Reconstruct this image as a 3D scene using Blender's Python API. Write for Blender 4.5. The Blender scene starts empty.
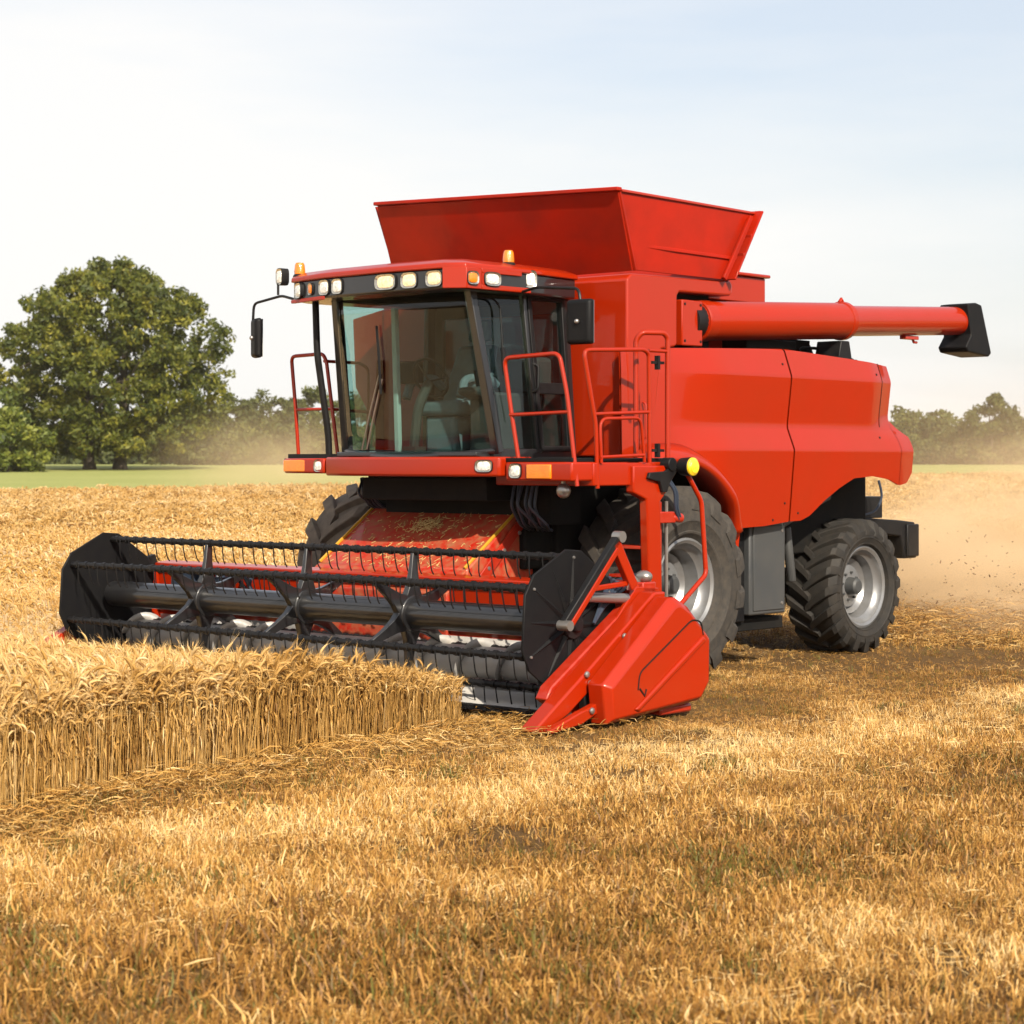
import bpy, bmesh, math, random
import numpy as np
from mathutils import Vector, Matrix

random.seed(7)
rng = np.random.default_rng(7)
SC = bpy.context.scene
COL = SC.collection
R = math.radians
PI = math.pi

# ------------------------------------------------------------------ camera
cam_d = bpy.data.cameras.new('camera')
cam = bpy.data.objects.new('camera', cam_d)
COL.objects.link(cam)
cam.location = (0, 0, 2.0)
cam.rotation_euler = (R(90), 0, 0)
cam_d.sensor_width = 36
cam_d.lens = 73.83
cam_d.shift_y = -0.0488
cam_d.clip_start = 0.1
cam_d.clip_end = 3000
cam_d.dof.use_dof = True
cam_d.dof.focus_distance = 17.5
cam_d.dof.aperture_fstop = 4.5
SC.camera = cam

# ------------------------------------------------------------------ light
HEAD = R(42)                                    # heading of the machine
FW = (-math.sin(HEAD), -math.cos(HEAD))         # machine forward, in the field
LF = (math.cos(HEAD), -math.sin(HEAD))          # machine left
OX, OY = 0.208, 20.171                          # front axle on the ground
SUN_EL = R(34)
sh = Vector((0.87 * LF[0] + 0.49 * FW[0], 0.87 * LF[1] + 0.49 * FW[1], 0)).normalized()
sun_dir = Vector((sh.x * math.cos(SUN_EL), sh.y * math.cos(SUN_EL), math.sin(SUN_EL)))
sd = bpy.data.lights.new('sun', 'SUN')
sd.energy = 4.8
sd.angle = R(0.6)
sd.color = (1.0, 0.905, 0.75)
sun = bpy.data.objects.new('sun', sd)
COL.objects.link(sun)
sun.location = (20, -20, 40)
sun.rotation_euler = sun_dir.to_track_quat('Z', 'Y').to_euler()

world = bpy.data.worlds.new('World')
SC.world = world
world.use_nodes = True
wn, wl = world.node_tree.nodes, world.node_tree.links
wn.clear()
wout = wn.new('ShaderNodeOutputWorld')
wbg = wn.new('ShaderNodeBackground')
sky = wn.new('ShaderNodeTexSky')
sky.sky_type = 'NISHITA'
sky.sun_disc = False
sky.sun_elevation = SUN_EL
sky.sun_rotation = math.atan2(sun_dir.x, sun_dir.y)
sky.air_density = 1.0
sky.dust_density = 3.0
sky.ozone_density = 1.5
# thin high cloud over most of the sky, clearer in the upper right
tc = wn.new('ShaderNodeTexCoord')
mp = wn.new('ShaderNodeMapping')
mp.inputs['Scale'].default_value = (1.2, 1.2, 7.0)
nz = wn.new('ShaderNodeTexNoise')
nz.inputs['Scale'].default_value = 2.2
nz.inputs['Detail'].default_value = 6
nz.inputs['Roughness'].default_value = 0.55
sep = wn.new('ShaderNodeSeparateXYZ')
wl.new(tc.outputs['Generated'], mp.inputs['Vector'])
wl.new(mp.outputs['Vector'], nz.inputs['Vector'])
wl.new(tc.outputs['Generated'], sep.inputs['Vector'])
def wmath(op, a, b):
    n = wn.new('ShaderNodeMath'); n.operation = op
    for i, s in enumerate((a, b)):
        if isinstance(s, (int, float)): n.inputs[i].default_value = s
        else: wl.new(s, n.inputs[i])
    return n.outputs[0]
hgt = wmath('MULTIPLY', sep.outputs['Z'], 2.6)
rgt = wmath('MULTIPLY', sep.outputs['X'], 1.1)
cov = wmath('SUBTRACT', 1.22, wmath('ADD', hgt, rgt))
cov = wmath('ADD', cov, wmath('MULTIPLY', wmath('SUBTRACT', nz.outputs['Fac'], 0.5), 0.9))
cl = wn.new('ShaderNodeClamp')
wl.new(cov, cl.inputs['Value'])
cl.inputs['Min'].default_value = 0.45
cl.inputs['Max'].default_value = 0.93
mx = wn.new('ShaderNodeMix'); mx.data_type = 'RGBA'
wl.new(cl.outputs[0], mx.inputs['Factor'])
wl.new(sky.outputs['Color'], mx.inputs['A'])
mx.inputs['B'].default_value = (5.95, 5.85, 5.7, 1)
wl.new(mx.outputs['Result'], wbg.inputs['Color'])
wbg.inputs['Strength'].default_value = 0.10
wl.new(wbg.outputs[0], wout.inputs['Surface'])

SC.view_settings.view_transform = 'Standard'
SC.view_settings.look = 'None'
SC.view_settings.gamma = 1.0
SC.view_settings.exposure = 0.80
SC.view_settings.use_curve_mapping = False
SC.cycles.max_bounces = 8
SC.cycles.transparent_max_bounces = 16
SC.cycles.volume_bounces = 2
SC.cycles.volume_step_rate = 2.0
SC.cycles.volume_max_steps = 128
SC.cycles.use_denoising = True

# ------------------------------------------------------------------ materials
def mat(name, base, rough=0.5, metal=0.0, coat=0.0, var=0.0, vscale=6.0, var_col=None,
        bump=0.0, bscale=40.0, spec=0.5, detail=4, rvar=0.0):
    m = bpy.data.materials.new(name); m.use_nodes = True
    nt = m.node_tree; n, l = nt.nodes, nt.links
    b = n['Principled BSDF']
    b.inputs['Base Color'].default_value = (*base, 1)
    b.inputs['Roughness'].default_value = rough
    b.inputs['Metallic'].default_value = metal
    b.inputs['Coat Weight'].default_value = coat
    b.inputs['Coat Roughness'].default_value = 0.05
    b.inputs['Coat IOR'].default_value = 1.65
    b.inputs['Specular IOR Level'].default_value = spec
    t = n.new('ShaderNodeTexCoord')
    if var > 0:
        nz = n.new('ShaderNodeTexNoise'); nz.inputs['Scale'].default_value = vscale
        nz.inputs['Detail'].default_value = detail; nz.inputs['Roughness'].default_value = 0.6
        l.new(t.outputs['Object'], nz.inputs['Vector'])
        rp = n.new('ShaderNodeMapRange')
        rp.inputs['From Min'].default_value = 0.35; rp.inputs['From Max'].default_value = 0.72
        rp.inputs['To Min'].default_value = 0.0; rp.inputs['To Max'].default_value = var
        l.new(nz.outputs['Fac'], rp.inputs['Value'])
        mix = n.new('ShaderNodeMix'); mix.data_type = 'RGBA'
        mix.inputs['A'].default_value = (*base, 1)
        vc = var_col or tuple(c * 0.5 for c in base)
        mix.inputs['B'].default_value = (*vc, 1)
        l.new(rp.outputs[0], mix.inputs['Factor'])
        l.new(mix.outputs['Result'], b.inputs['Base Color'])
        if rvar > 0:
            r2 = n.new('ShaderNodeMapRange')
            r2.inputs['To Min'].default_value = rough; r2.inputs['To Max'].default_value = rough + rvar
            r2.inputs['From Min'].default_value = 0.35; r2.inputs['From Max'].default_value = 0.7
            l.new(nz.outputs['Fac'], r2.inputs['Value'])
            l.new(r2.outputs[0], b.inputs['Roughness'])
    if bump > 0:
        n2 = n.new('ShaderNodeTexNoise'); n2.inputs['Scale'].default_value = bscale
        n2.inputs['Detail'].default_value = 5
        l.new(t.outputs['Object'], n2.inputs['Vector'])
        bp = n.new('ShaderNodeBump'); bp.inputs['Strength'].default_value = bump
        bp.inputs['Distance'].default_value = 0.02
        l.new(n2.outputs['Fac'], bp.inputs['Height'])
        l.new(bp.outputs[0], b.inputs['Normal'])
    return m

def tint_mat(name, cols, rough=0.6, transl=0.25, spec=0.4):
    """straw / leaf material: colour picked along a ramp by the per-plant attribute 'tint'"""
    m = bpy.data.materials.new(name); m.use_nodes = True
    n, l = m.node_tree.nodes, m.node_tree.links
    b = n['Principled BSDF']; out = n['Material Output']
    at = n.new('ShaderNodeAttribute'); at.attribute_name = 'tint'
    rp = n.new('ShaderNodeValToRGB')
    el = rp.color_ramp.elements
    while len(el) < len(cols): el.new(0.5)
    for i, c in enumerate(cols):
        el[i].position = i / (len(cols) - 1); el[i].color = (*c, 1)
    l.new(at.outputs['Fac'], rp.inputs['Fac'])
    l.new(rp.outputs['Color'], b.inputs['Base Color'])
    b.inputs['Roughness'].default_value = rough
    b.inputs['Specular IOR Level'].default_value = spec
    tr = n.new('ShaderNodeBsdfTranslucent')
    l.new(rp.outputs['Color'], tr.inputs['Color'])
    mx = n.new('ShaderNodeMixShader'); mx.inputs[0].default_value = transl
    l.new(b.outputs[0], mx.inputs[1]); l.new(tr.outputs[0], mx.inputs[2])
    l.new(mx.outputs[0], out.inputs['Surface'])
    return m

def glass_mat(name, tint, refl=1.0):
    m = bpy.data.materials.new(name); m.use_nodes = True
    n, l = m.node_tree.nodes, m.node_tree.links
    n.remove(n['Principled BSDF']); out = n['Material Output']
    tr = n.new('ShaderNodeBsdfTransparent'); tr.inputs['Color'].default_value = (*tint, 1)
    gl = n.new('ShaderNodeBsdfGlossy'); gl.inputs['Roughness'].default_value = 0.02
    gl.inputs['Color'].default_value = (refl, refl, refl, 1)
    fr = n.new('ShaderNodeFresnel'); fr.inputs['IOR'].default_value = 1.45
    mx = n.new('ShaderNodeMixShader')
    ge = n.new('ShaderNodeNewGeometry'); sb_ = n.new('ShaderNodeMath'); sb_.operation = 'SUBTRACT'; sb_.inputs[0].default_value = 1
    l.new(ge.outputs['Backfacing'], sb_.inputs[1]); mu = n.new('ShaderNodeMath'); mu.operation = 'MULTIPLY'
    l.new(fr.outputs[0], mu.inputs[0]); l.new(sb_.outputs[0], mu.inputs[1])
    l.new(mu.outputs[0], mx.inputs[0]); l.new(tr.outputs[0], mx.inputs[1]); l.new(gl.outputs[0], mx.inputs[2])
    l.new(mx.outputs[0], out.inputs['Surface'])
    return m

def lamp_mat(name, col, glow):
    k = .28 if col[2] > .3 else .65
    m = mat(name, tuple(c * .8 for c in col), rough=0.10, coat=0.8, var=1.0, vscale=38 if k < .5 else 14, var_col=tuple(c * k for c in col), detail=2, bump=.35, bscale=90)
    b = m.node_tree.nodes['Principled BSDF']
    b.inputs['Emission Color'].default_value = (*col, 1)
    b.inputs['Emission Strength'].default_value = glow
    return m

M = {}
M['red'] = mat('red_paint', (0.285, 0.0125, 0.0001), rough=0.45, coat=0.55, var=0.55, vscale=1.6, var_col=(0.245, 0.018, 0.002), rvar=0.14, spec=.08, detail=8)
M['red_tank'] = mat('red_paint_faded', (0.31, 0.0095, 0.0004), rough=0.45, coat=0.12, var=0.85, vscale=2.4, var_col=(0.20, 0.010, 0.003), detail=9, rvar=0.2, spec=.12)
M['red_dusty'] = mat('red_paint_dusty', (0.36, 0.009, 0.003), rough=0.42, spec=.25, coat=0.35, var=0.85, vscale=13.0, var_col=(0.26, 0.13, 0.06), detail=9, rvar=0.3)
M['red_worn'] = mat('red_paint_worn', (0.28, 0.0110, 0.0004), rough=0.36, spec=.25, coat=0.5, var=0.35, vscale=14, var_col=(0.38, 0.05, 0.03), detail=8, rvar=0.2)
M['black'] = mat('black_paint', (0.006, 0.006, 0.007), rough=0.42, spec=.22, var=0.35, vscale=9, var_col=(0.018, 0.016, 0.014), rvar=0.2)
M['black_gloss'] = mat('black_gloss', (0.010, 0.010, 0.0115), rough=0.30, spec=.3, coat=0.6, var=0.3, vscale=5, var_col=(0.014, 0.013, 0.011), rvar=0.15)
M['black_matt'] = mat('black_plastic', (0.006, 0.006, 0.007), rough=0.5, spec=.12, var=0.4, vscale=8, var_col=(0.013, 0.012, 0.011), bump=0.1, bscale=120)
M['under'] = mat('underbody_dark', (0.006, 0.006, 0.006), rough=0.8, spec=.15, var=0.4, vscale=8, var_col=(0.018, 0.014, 0.010))
M['rubber'] = mat('tyre_rubber', (0.014, 0.013, 0.012), rough=0.7, spec=.3, var=0.7, vscale=9, var_col=(0.032, 0.026, 0.020), bump=0.15, bscale=60, detail=7)
M['rubber_dusty'] = mat('tyre_rubber_dusty', (0.105, 0.083, 0.063), rough=0.9, var=0.8, vscale=9, var_col=(0.20, 0.155, 0.11), bump=0.15, bscale=60, detail=7)
M['rubber_front'] = mat('tyre_rubber_front', (0.020, 0.0175, 0.015), rough=0.85, var=0.8, vscale=16, var_col=(0.050, 0.040, 0.030), bump=0.15, bscale=60, detail=7)
M['rim'] = mat('rim_silver', (0.23, 0.235, 0.245), rough=0.34, metal=0.55, var=0.5, vscale=7, var_col=(0.16, 0.145, 0.125), detail=7)
M['steel'] = mat('bare_steel', (0.32, 0.31, 0.30), rough=0.35, metal=0.8, var=0.5, vscale=9, var_col=(0.26, 0.22, 0.18), detail=7)
M['floor_steel'] = mat('worn_steel_sheet', (0.31, 0.305, 0.30), rough=0.5, metal=0.2, var=0.6, vscale=6, var_col=(0.40, 0.36, 0.30), detail=8)
M['grey'] = mat('dark_grey_paint', (0.036, 0.039, 0.042), rough=0.45, var=0.5, vscale=3, var_col=(0.060, 0.055, 0.047), detail=6, rvar=0.2)
M['seat'] = mat('seat_cloth', (0.12, 0.145, 0.16), rough=0.9, var=0.4, vscale=12)
M['cab_in'] = mat('cab_interior', (0.036, 0.033, 0.029), rough=0.8, var=0.5, vscale=5, var_col=(0.02, 0.018, 0.015))
M['pale'] = mat('pale_plastic', (0.42, 0.45, 0.43), rough=0.5, var=0.2, vscale=6)
M['lampglass'] = lamp_mat('lamp_glass_clear', (0.85, 0.82, 0.74), 0.16)
M['lampwarm'] = lamp_mat('lamp_glass_warm', (0.90, 0.68, 0.38), 0.42)
M['amber'] = lamp_mat('lamp_glass_amber', (0.85, 0.21, 0.006), 0.10)
M['yellow'] = lamp_mat('lamp_glass_yellow', (0.92, 0.60, 0.02), 0.06)
M['chrome'] = mat('lamp_chrome', (0.62, 0.58, 0.50), rough=0.18, metal=0.9, var=0.7, vscale=45, var_col=(0.25, 0.23, 0.20))
M['yellow_paint'] = mat('yellow_stripe', (0.46, 0.24, 0.012), rough=0.5, var=0.4, vscale=10)
M['hose'] = mat('hydraulic_hose', (0.02, 0.03, 0.05), rough=0.45)
M['glass'] = glass_mat('cab_glass', (0.72, 0.83, 0.81))
M['glass_side'] = glass_mat('cab_side_glass', (0.78, 0.86, 0.86))
M['mirror'] = mat('mirror_glass', (0.7, 0.72, 0.74), rough=0.03, metal=1.0)
M['straw'] = tint_mat('wheat_straw', [(0.21, 0.095, 0.018), (0.46, 0.255, 0.062), (0.60, 0.39, 0.15), (0.72, 0.56, 0.32)], transl=0.22)
M['stubble'] = tint_mat('stubble_straw', [(0.11, 0.105, 0.016), (0.13, 0.055, 0.012), (0.34, 0.165, 0.032), (0.52, 0.30, 0.080), (0.66, 0.47, 0.22)], transl=0.15)
M['leaf'] = tint_mat('oak_leaf', [(0.018, 0.030, 0.005), (0.050, 0.066, 0.008), (0.110, 0.122, 0.013), (0.22, 0.20, 0.022)], rough=0.6, transl=0.35)
M['leaf_far'] = tint_mat('far_leaf', [(0.030, 0.040, 0.010), (0.06, 0.072, 0.016), (0.10, 0.11, 0.024), (0.16, 0.155, 0.036)], rough=0.7, transl=0.3)
M['leaf_yellow'] = tint_mat('shrub_leaf', [(0.04, 0.06, 0.010), (0.09, 0.12, 0.018), (0.17, 0.19, 0.025), (0.25, 0.25, 0.04)], rough=0.6, transl=0.35)
M['grassblade'] = tint_mat('grass_blade', [(0.10, 0.13, 0.03), (0.17, 0.20, 0.05), (0.27, 0.29, 0.09)], rough=0.7, transl=0.2)
M['bark'] = mat('bark', (0.055, 0.042, 0.030), rough=0.95, var=0.6, vscale=4, bump=0.5, bscale=8)
M['chaffbit'] = mat('chaff_bits', (0.50, 0.34, 0.13), rough=0.8, var=0.5, vscale=30)
M['debris'] = mat('flying_debris', (0.16, 0.09, 0.045), rough=0.9)

def field_mat(name, c1, c2, c3, s1=0.35, s2=14.0, bump=0.6, bd=0.03):
    m = bpy.data.materials.new(name); m.use_nodes = True
    n, l = m.node_tree.nodes, m.node_tree.links
    b = n['Principled BSDF']; b.inputs['Roughness'].default_value = 0.95
    b.inputs['Specular IOR Level'].default_value = 0.1
    t = n.new('ShaderNodeTexCoord')
    a = n.new('ShaderNodeTexNoise'); a.inputs['Scale'].default_value = s1; a.inputs['Detail'].default_value = 5
    f = n.new('ShaderNodeTexNoise'); f.inputs['Scale'].default_value = s2; f.inputs['Detail'].default_value = 6
    f.inputs['Roughness'].default_value = 0.7
    l.new(t.outputs['Object'], a.inputs['Vector']); l.new(t.outputs['Object'], f.inputs['Vector'])
    r1 = n.new('ShaderNodeMapRange'); r1.inputs['From Min'].default_value = 0.38; r1.inputs['From Max'].default_value = 0.62
    l.new(a.outputs['Fac'], r1.inputs['Value'])
    r2 = n.new('ShaderNodeMapRange'); r2.inputs['From Min'].default_value = 0.35; r2.inputs['From Max'].default_value = 0.65
    l.new(f.outputs['Fac'], r2.inputs['Value'])
    m1 = n.new('ShaderNodeMix'); m1.data_type = 'RGBA'
    m1.inputs['A'].default_value = (*c1, 1); m1.inputs['B'].default_value = (*c2, 1)
    l.new(r1.outputs[0], m1.inputs['Factor'])
    m2 = n.new('ShaderNodeMix'); m2.data_type = 'RGBA'
    l.new(m1.outputs['Result'], m2.inputs['A']); m2.inputs['B'].default_value = (*c3, 1)
    l.new(r2.outputs[0], m2.inputs['Factor'])
    l.new(m2.outputs['Result'], b.inputs['Base Color'])
    bp = n.new('ShaderNodeBump'); bp.inputs['Strength'].default_value = bump; bp.inputs['Distance'].default_value = bd
    l.new(f.outputs['Fac'], bp.inputs['Height']); l.new(bp.outputs[0], b.inputs['Normal'])
    return m
M['soil'] = field_mat('stubble_soil', (0.12, 0.066, 0.024), (0.18, 0.10, 0.034), (0.07, 0.040, 0.016), 0.5, 22)
M['canopy'] = field_mat('wheat_canopy', (0.66, 0.48, 0.27), (0.72, 0.54, 0.32), (0.50, 0.33, 0.15), 0.25, 9, 1.0, 0.08)
M['farstubble'] = field_mat('far_stubble', (0.40, 0.27, 0.12), (0.46, 0.31, 0.14), (0.30, 0.19, 0.08), 0.2, 6)
M['grass'] = field_mat('green_field', (0.26, 0.27, 0.085), (0.31, 0.31, 0.11), (0.20, 0.22, 0.065), 0.06, 3)
M['hill'] = field_mat('hill_wood', (0.05, 0.07, 0.03), (0.06, 0.08, 0.03), (0.04, 0.05, 0.02), 0.05, 0.6)

# ------------------------------------------------------------------ helpers
def tag(o, label=None, cat=None, group=None, kind=None):
    if label: o['label'] = label
    if cat: o['category'] = cat
    if group: o['group'] = group
    if kind: o['kind'] = kind
    return o

def empty(name, loc=(0, 0, 0), rz=0.0):
    o = bpy.data.objects.new(name, None); COL.objects.link(o)
    o.location = loc; o.rotation_euler = (0, 0, rz); o.empty_display_size = 0.3
    return o

def rounded(path, rad=0.08, n=4, closed=False):
    P = [Vector(p) for p in path]; out = [P[0]]
    for i in range(1, len(P) - 1):
        a, b, c = P[i - 1], P[i], P[i + 1]
        d1, d2 = (a - b), (c - b)
        r = min(rad, d1.length * .45, d2.length * .45)
        p1, p2 = b + d1.normalized() * r, b + d2.normalized() * r
        for k in range(n + 1):
            t = k / n
            out.append(p1 * (1 - t) ** 2 + b * 2 * t * (1 - t) + p2 * t * t)
    out.append(P[-1])
    return out

class MB:
    def __init__(s): s.v, s.f = [], []
    def add(s, vs, fs):
        o = len(s.v); s.v += [tuple(v) for v in vs]
        s.f += [tuple(i + o for i in f) for f in fs]; return s
    def hexa(s, p):
        return s.add(p, [(0, 3, 2, 1), (4, 5, 6, 7), (0, 1, 5, 4), (1, 2, 6, 5), (2, 3, 7, 6), (3, 0, 4, 7)])
    def box(s, x0, x1, y0, y1, z0, z1):
        return s.hexa([(x0, y0, z0), (x1, y0, z0), (x1, y1, z0), (x0, y1, z0), (x0, y0, z1), (x1, y0, z1), (x1, y1, z1), (x0, y1, z1)])
    def prism(s, poly, a0, a1, axis='y'):
        n = len(poly)
        def P(u, w, a):
            return {'y': (u, a, w), 'x': (a, u, w), 'z': (u, w, a)}[axis]
        vs = [P(u, w, a0) for u, w in poly] + [P(u, w, a1) for u, w in poly]
        fs = [tuple(range(n - 1, -1, -1)), tuple(range(n, 2 * n))]
        fs += [(i, (i + 1) % n, (i + 1) % n + n, i + n) for i in range(n)]
        return s.add(vs, fs)
    def tube(s, path, r, n=10):
        P = [Vector(p) for p in path]; m = len(P)
        rr = r if isinstance(r, (list, tuple)) else [r] * m
        t0 = (P[1] - P[0]).normalized()
        up = Vector((0, 0, 1)) if abs(t0.z) < 0.9 else Vector((1, 0, 0))
        nn = t0.cross(up).normalized(); vs = []
        for i in range(m):
            t = ((P[min(i + 1, m - 1)] - P[max(i - 1, 0)])).normalized()
            nn = (nn - t * nn.dot(t)).normalized(); bb = t.cross(nn)
            for k in range(n):
                a = 2 * PI * k / n
                vs.append(P[i] + (nn * math.cos(a) + bb * math.sin(a)) * rr[i])
        fs = []
        for i in range(m - 1):
            for k in range(n):
                k2 = (k + 1) % n
                fs.append((i * n + k, i * n + k2, (i + 1) * n + k2, (i + 1) * n + k))
        fs.append(tuple(range(n - 1, -1, -1))); fs.append(tuple((m - 1) * n + k for k in range(n)))
        return s.add(vs, fs)
    def bar(s, a, b, w, h, up=(0, 0, 1)):
        a, b = Vector(a), Vector(b); t = (b - a).normalized(); u = Vector(up)
        sd = t.cross(u).normalized(); u = sd.cross(t)
        q = [(-1, -1), (1, -1), (1, 1), (-1, 1)]
        return s.hexa([a + sd * (w / 2 * x) + u * (h / 2 * y) for x, y in q] + [b + sd * (w / 2 * x) + u * (h / 2 * y) for x, y in q])
    def lathe(s, prof, c, axis='y', n=48, closed=False):
        c = Vector(c); vs = []; m = len(prof)
        for k in range(n):
            a = 2 * PI * k / n
            for r, t in prof:
                u, w = r * math.cos(a), r * math.sin(a)
                vs.append(c + Vector({'y': (u, t, w), 'x': (t, u, w), 'z': (u, w, t)}[axis]))
        fs = []
        for k in range(n):
            k2 = (k + 1) % n
            for j in range(m if closed else m - 1):
                j2 = (j + 1) % m
                fs.append((k * m + j, k * m + j2, k2 * m + j2, k2 * m + j))
        return s.add(vs, fs)
    def grid(s, rows):
        m = len(rows[0]); vs = [p for r in rows for p in r]
        fs = [(i * m + j, i * m + j + 1, (i + 1) * m + j + 1, (i + 1) * m + j) for i in range(len(rows) - 1) for j in range(m - 1)]
        return s.add(vs, fs)
    def ball(s, c, r, sx=1, sy=1, sz=1, n=12):
        prof = [(max(1e-4, math.sin(PI * i / 8)) * r, -math.cos(PI * i / 8) * r) for i in range(9)]
        c = Vector(c); q = MB().lathe(prof, (0, 0, 0), 'z', n)
        return s.add([(c.x + v[0] * sx, c.y + v[1] * sy, c.z + v[2] * sz) for v in q.v], q.f)
    def build(s, name, m, parent=None, bevel=0.0, solid=0.0, smooth=True, ang=32, recalc=True, seg=2):
        me = bpy.data.meshes.new(name)
        bm = bmesh.new()
        vs = [bm.verts.new(v) for v in s.v]
        for f in s.f:
            try: bm.faces.new([vs[i] for i in f])
            except ValueError: pass
        bmesh.ops.remove_doubles(bm, verts=bm.verts, dist=1e-5)
        bmesh.ops.dissolve_degenerate(bm, dist=1e-5, edges=bm.edges)
        if recalc: bmesh.ops.recalc_face_normals(bm, faces=bm.faces)
        bm.to_mesh(me); bm.free()
        if smooth:
            me.polygons.foreach_set('use_smooth', [True] * len(me.polygons))
            me.set_sharp_from_angle(angle=R(ang))
        me.materials.append(m)
        o = bpy.data.objects.new(name, me); COL.objects.link(o)
        if parent: o.parent = parent
        if solid:
            md = o.modifiers.new('solid', 'SOLIDIFY'); md.thickness = abs(solid); md.offset = -1 if solid > 0 else 1
        if bevel:
            md = o.modifiers.new('bevel', 'BEVEL'); md.width = bevel; md.segments = seg; md.limit_method = 'ANGLE'
            md.angle_limit = R(32); md.harden_normals = False
        return o

def quads_object(name, V, Q, tint, m, parent=None, smooth=False):
    """V (n,3) float, Q (k,4) int, tint (n,) -> one mesh"""
    me = bpy.data.meshes.new(name)
    me.vertices.add(len(V)); me.vertices.foreach_set('co', np.ascontiguousarray(V, dtype=np.float32).ravel())
    me.loops.add(Q.size); me.loops.foreach_set('vertex_index', np.ascontiguousarray(Q, dtype=np.int32).ravel())
    me.polygons.add(len(Q)); me.polygons.foreach_set('loop_start', np.arange(0, Q.size, 4, dtype=np.int32))
    if smooth: me.polygons.foreach_set('use_smooth', np.ones(len(Q), dtype=bool))
    me.update(calc_edges=True)
    at = me.attributes.new('tint', 'FLOAT', 'POINT'); at.data.foreach_set('value', np.ascontiguousarray(tint, dtype=np.float32))
    me.materials.append(m)
    o = bpy.data.objects.new(name, me); COL.objects.link(o)
    if parent: o.parent = parent
    return o

def scatter(templates, pos, rz, sc, tint, lean=0.0, leandir=None, tvar=0.12):
    """copies quad templates (V,Q,t) to pos; returns V,Q,tint"""
    Vs, Qs, Ts, off = [], [], [], 0
    which = rng.integers(0, len(templates), len(pos))
    for ti, (tv, tq, tt) in enumerate(templates):
        ix = np.nonzero(which == ti)[0]
        if not len(ix): continue
        c, s = np.cos(rz[ix])[:, None], np.sin(rz[ix])[:, None]
        k = sc[ix][:, None]
        x = (tv[None, :, 0] * c - tv[None, :, 1] * s) * k
        y = (tv[None, :, 0] * s + tv[None, :, 1] * c) * k
        z = tv[None, :, 2] * k
        if lean:
            lx = rng.normal(0, lean, (len(ix), 1)); ly = rng.normal(0, lean, (len(ix), 1))
            if leandir is not None: lx = lx + leandir[0]; ly = ly + leandir[1]
            x = x + lx * z; y = y + ly * z
        V = np.stack([x + pos[ix, 0:1], y + pos[ix, 1:2], z + pos[ix, 2:3]], -1).reshape(-1, 3)
        n = len(tv)
        Q = (tq[None] + (np.arange(len(ix)) * n)[:, None, None]).reshape(-1, 4) + off
        T = np.clip(tint[ix][:, None] + tt[None] + 0 * x, 0, 1).reshape(-1)
        Vs.append(V); Qs.append(Q); Ts.append(T); off += len(V)
    return np.concatenate(Vs), np.concatenate(Qs), np.concatenate(Ts)

def vnoise(x, y, s, seed=0):
    """smooth value noise 0..1"""
    r = np.random.default_rng(seed).random((64, 64))
    u, v = x / s, y / s
    i, j = np.floor(u).astype(int), np.floor(v).astype(int)
    f, g = u - i, v - j
    f, g = f * f * (3 - 2 * f), g * g * (3 - 2 * g)
    a, b = r[i % 64, j % 64], r[(i + 1) % 64, j % 64]
    c, d = r[i % 64, (j + 1) % 64], r[(i + 1) % 64, (j + 1) % 64]
    return (a * (1 - f) + b * f) * (1 - g) + (c * (1 - f) + d * f) * g

def to_local(X, Y):
    dx, dy = X - OX, Y - OY
    return dx * FW[0] + dy * FW[1], dx * LF[0] + dy * LF[1]
def to_world(x, y):
    return OX + x * FW[0] + y * LF[0], OY + x * FW[1] + y * LF[1]

# ------------------------------------------------------------------ setting
def gz(X, Y):
    X = np.asarray(X, float); Y = np.asarray(Y, float)
    rise = np.clip(Y - 100, 0, 125) * 0.0125
    near = np.clip((60 - np.hypot(X, Y)) / 20, 0, 1)
    lx, ly = to_local(X, Y)
    flat = np.clip((np.hypot((lx + 1.2) / 4.5, ly / 3.4) - 1) / .6, 0, 1)
    return rise + near * flat * ((vnoise(X, Y, 1.7, 3) - .5) * .07 + (vnoise(X, Y, .55, 4) - .5) * .035)

def sheet(name, xs, ys, m, zf, keep=None, kind='structure'):
    X, Y = np.meshgrid(xs, ys)
    Z = zf(X, Y); n = len(xs)
    V = np.stack([X, Y, Z], -1).reshape(-1, 3)
    i, j = np.meshgrid(np.arange(len(ys) - 1), np.arange(n - 1), indexing='ij')
    a = (i * n + j).ravel()
    Q = np.stack([a, a + 1, a + n + 1, a + n], -1)
    if keep is not None:
        c = V[Q].mean(1); Q = Q[keep(c[:, 0], c[:, 1])]
        used = np.unique(Q); mp_ = -np.ones(len(V), int); mp_[used] = np.arange(len(used))
        V, Q = V[used], mp_[Q]
    o = quads_object(name, V, Q, np.zeros(len(V)), m, smooth=True)
    return tag(o, kind=kind)

xs = np.concatenate([np.linspace(-440, -30, 30), np.linspace(-28, -9, 40), np.linspace(-8.7, 8.7, 120), np.linspace(9, 28, 40), np.linspace(30, 440, 30)])
ys = np.concatenate([np.linspace(-440, -5, 25), np.linspace(0, 6, 10), np.linspace(6.2, 26, 150), np.linspace(26.5, 60, 60), np.linspace(62, 260, 60), np.linspace(270, 440, 12)])
g = sheet('ground', xs, ys, M['soil'], gz)

def bound(X): return 119.6 + 0.776 * X            # edge between the wheat field and the pasture
def edge(x): return 2.3 + 0.185 * (x - 3.5)       # cut edge of the standing crop (machine frame)
def in_wheat(X, Y, m=0.0):
    x, y = to_local(X, Y)
    return ((x > 2.78 + m + np.clip((y - 1.0) * .55, 0, .8)) & (y < edge(x) - m)) | (y < -3.0 - m)

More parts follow.
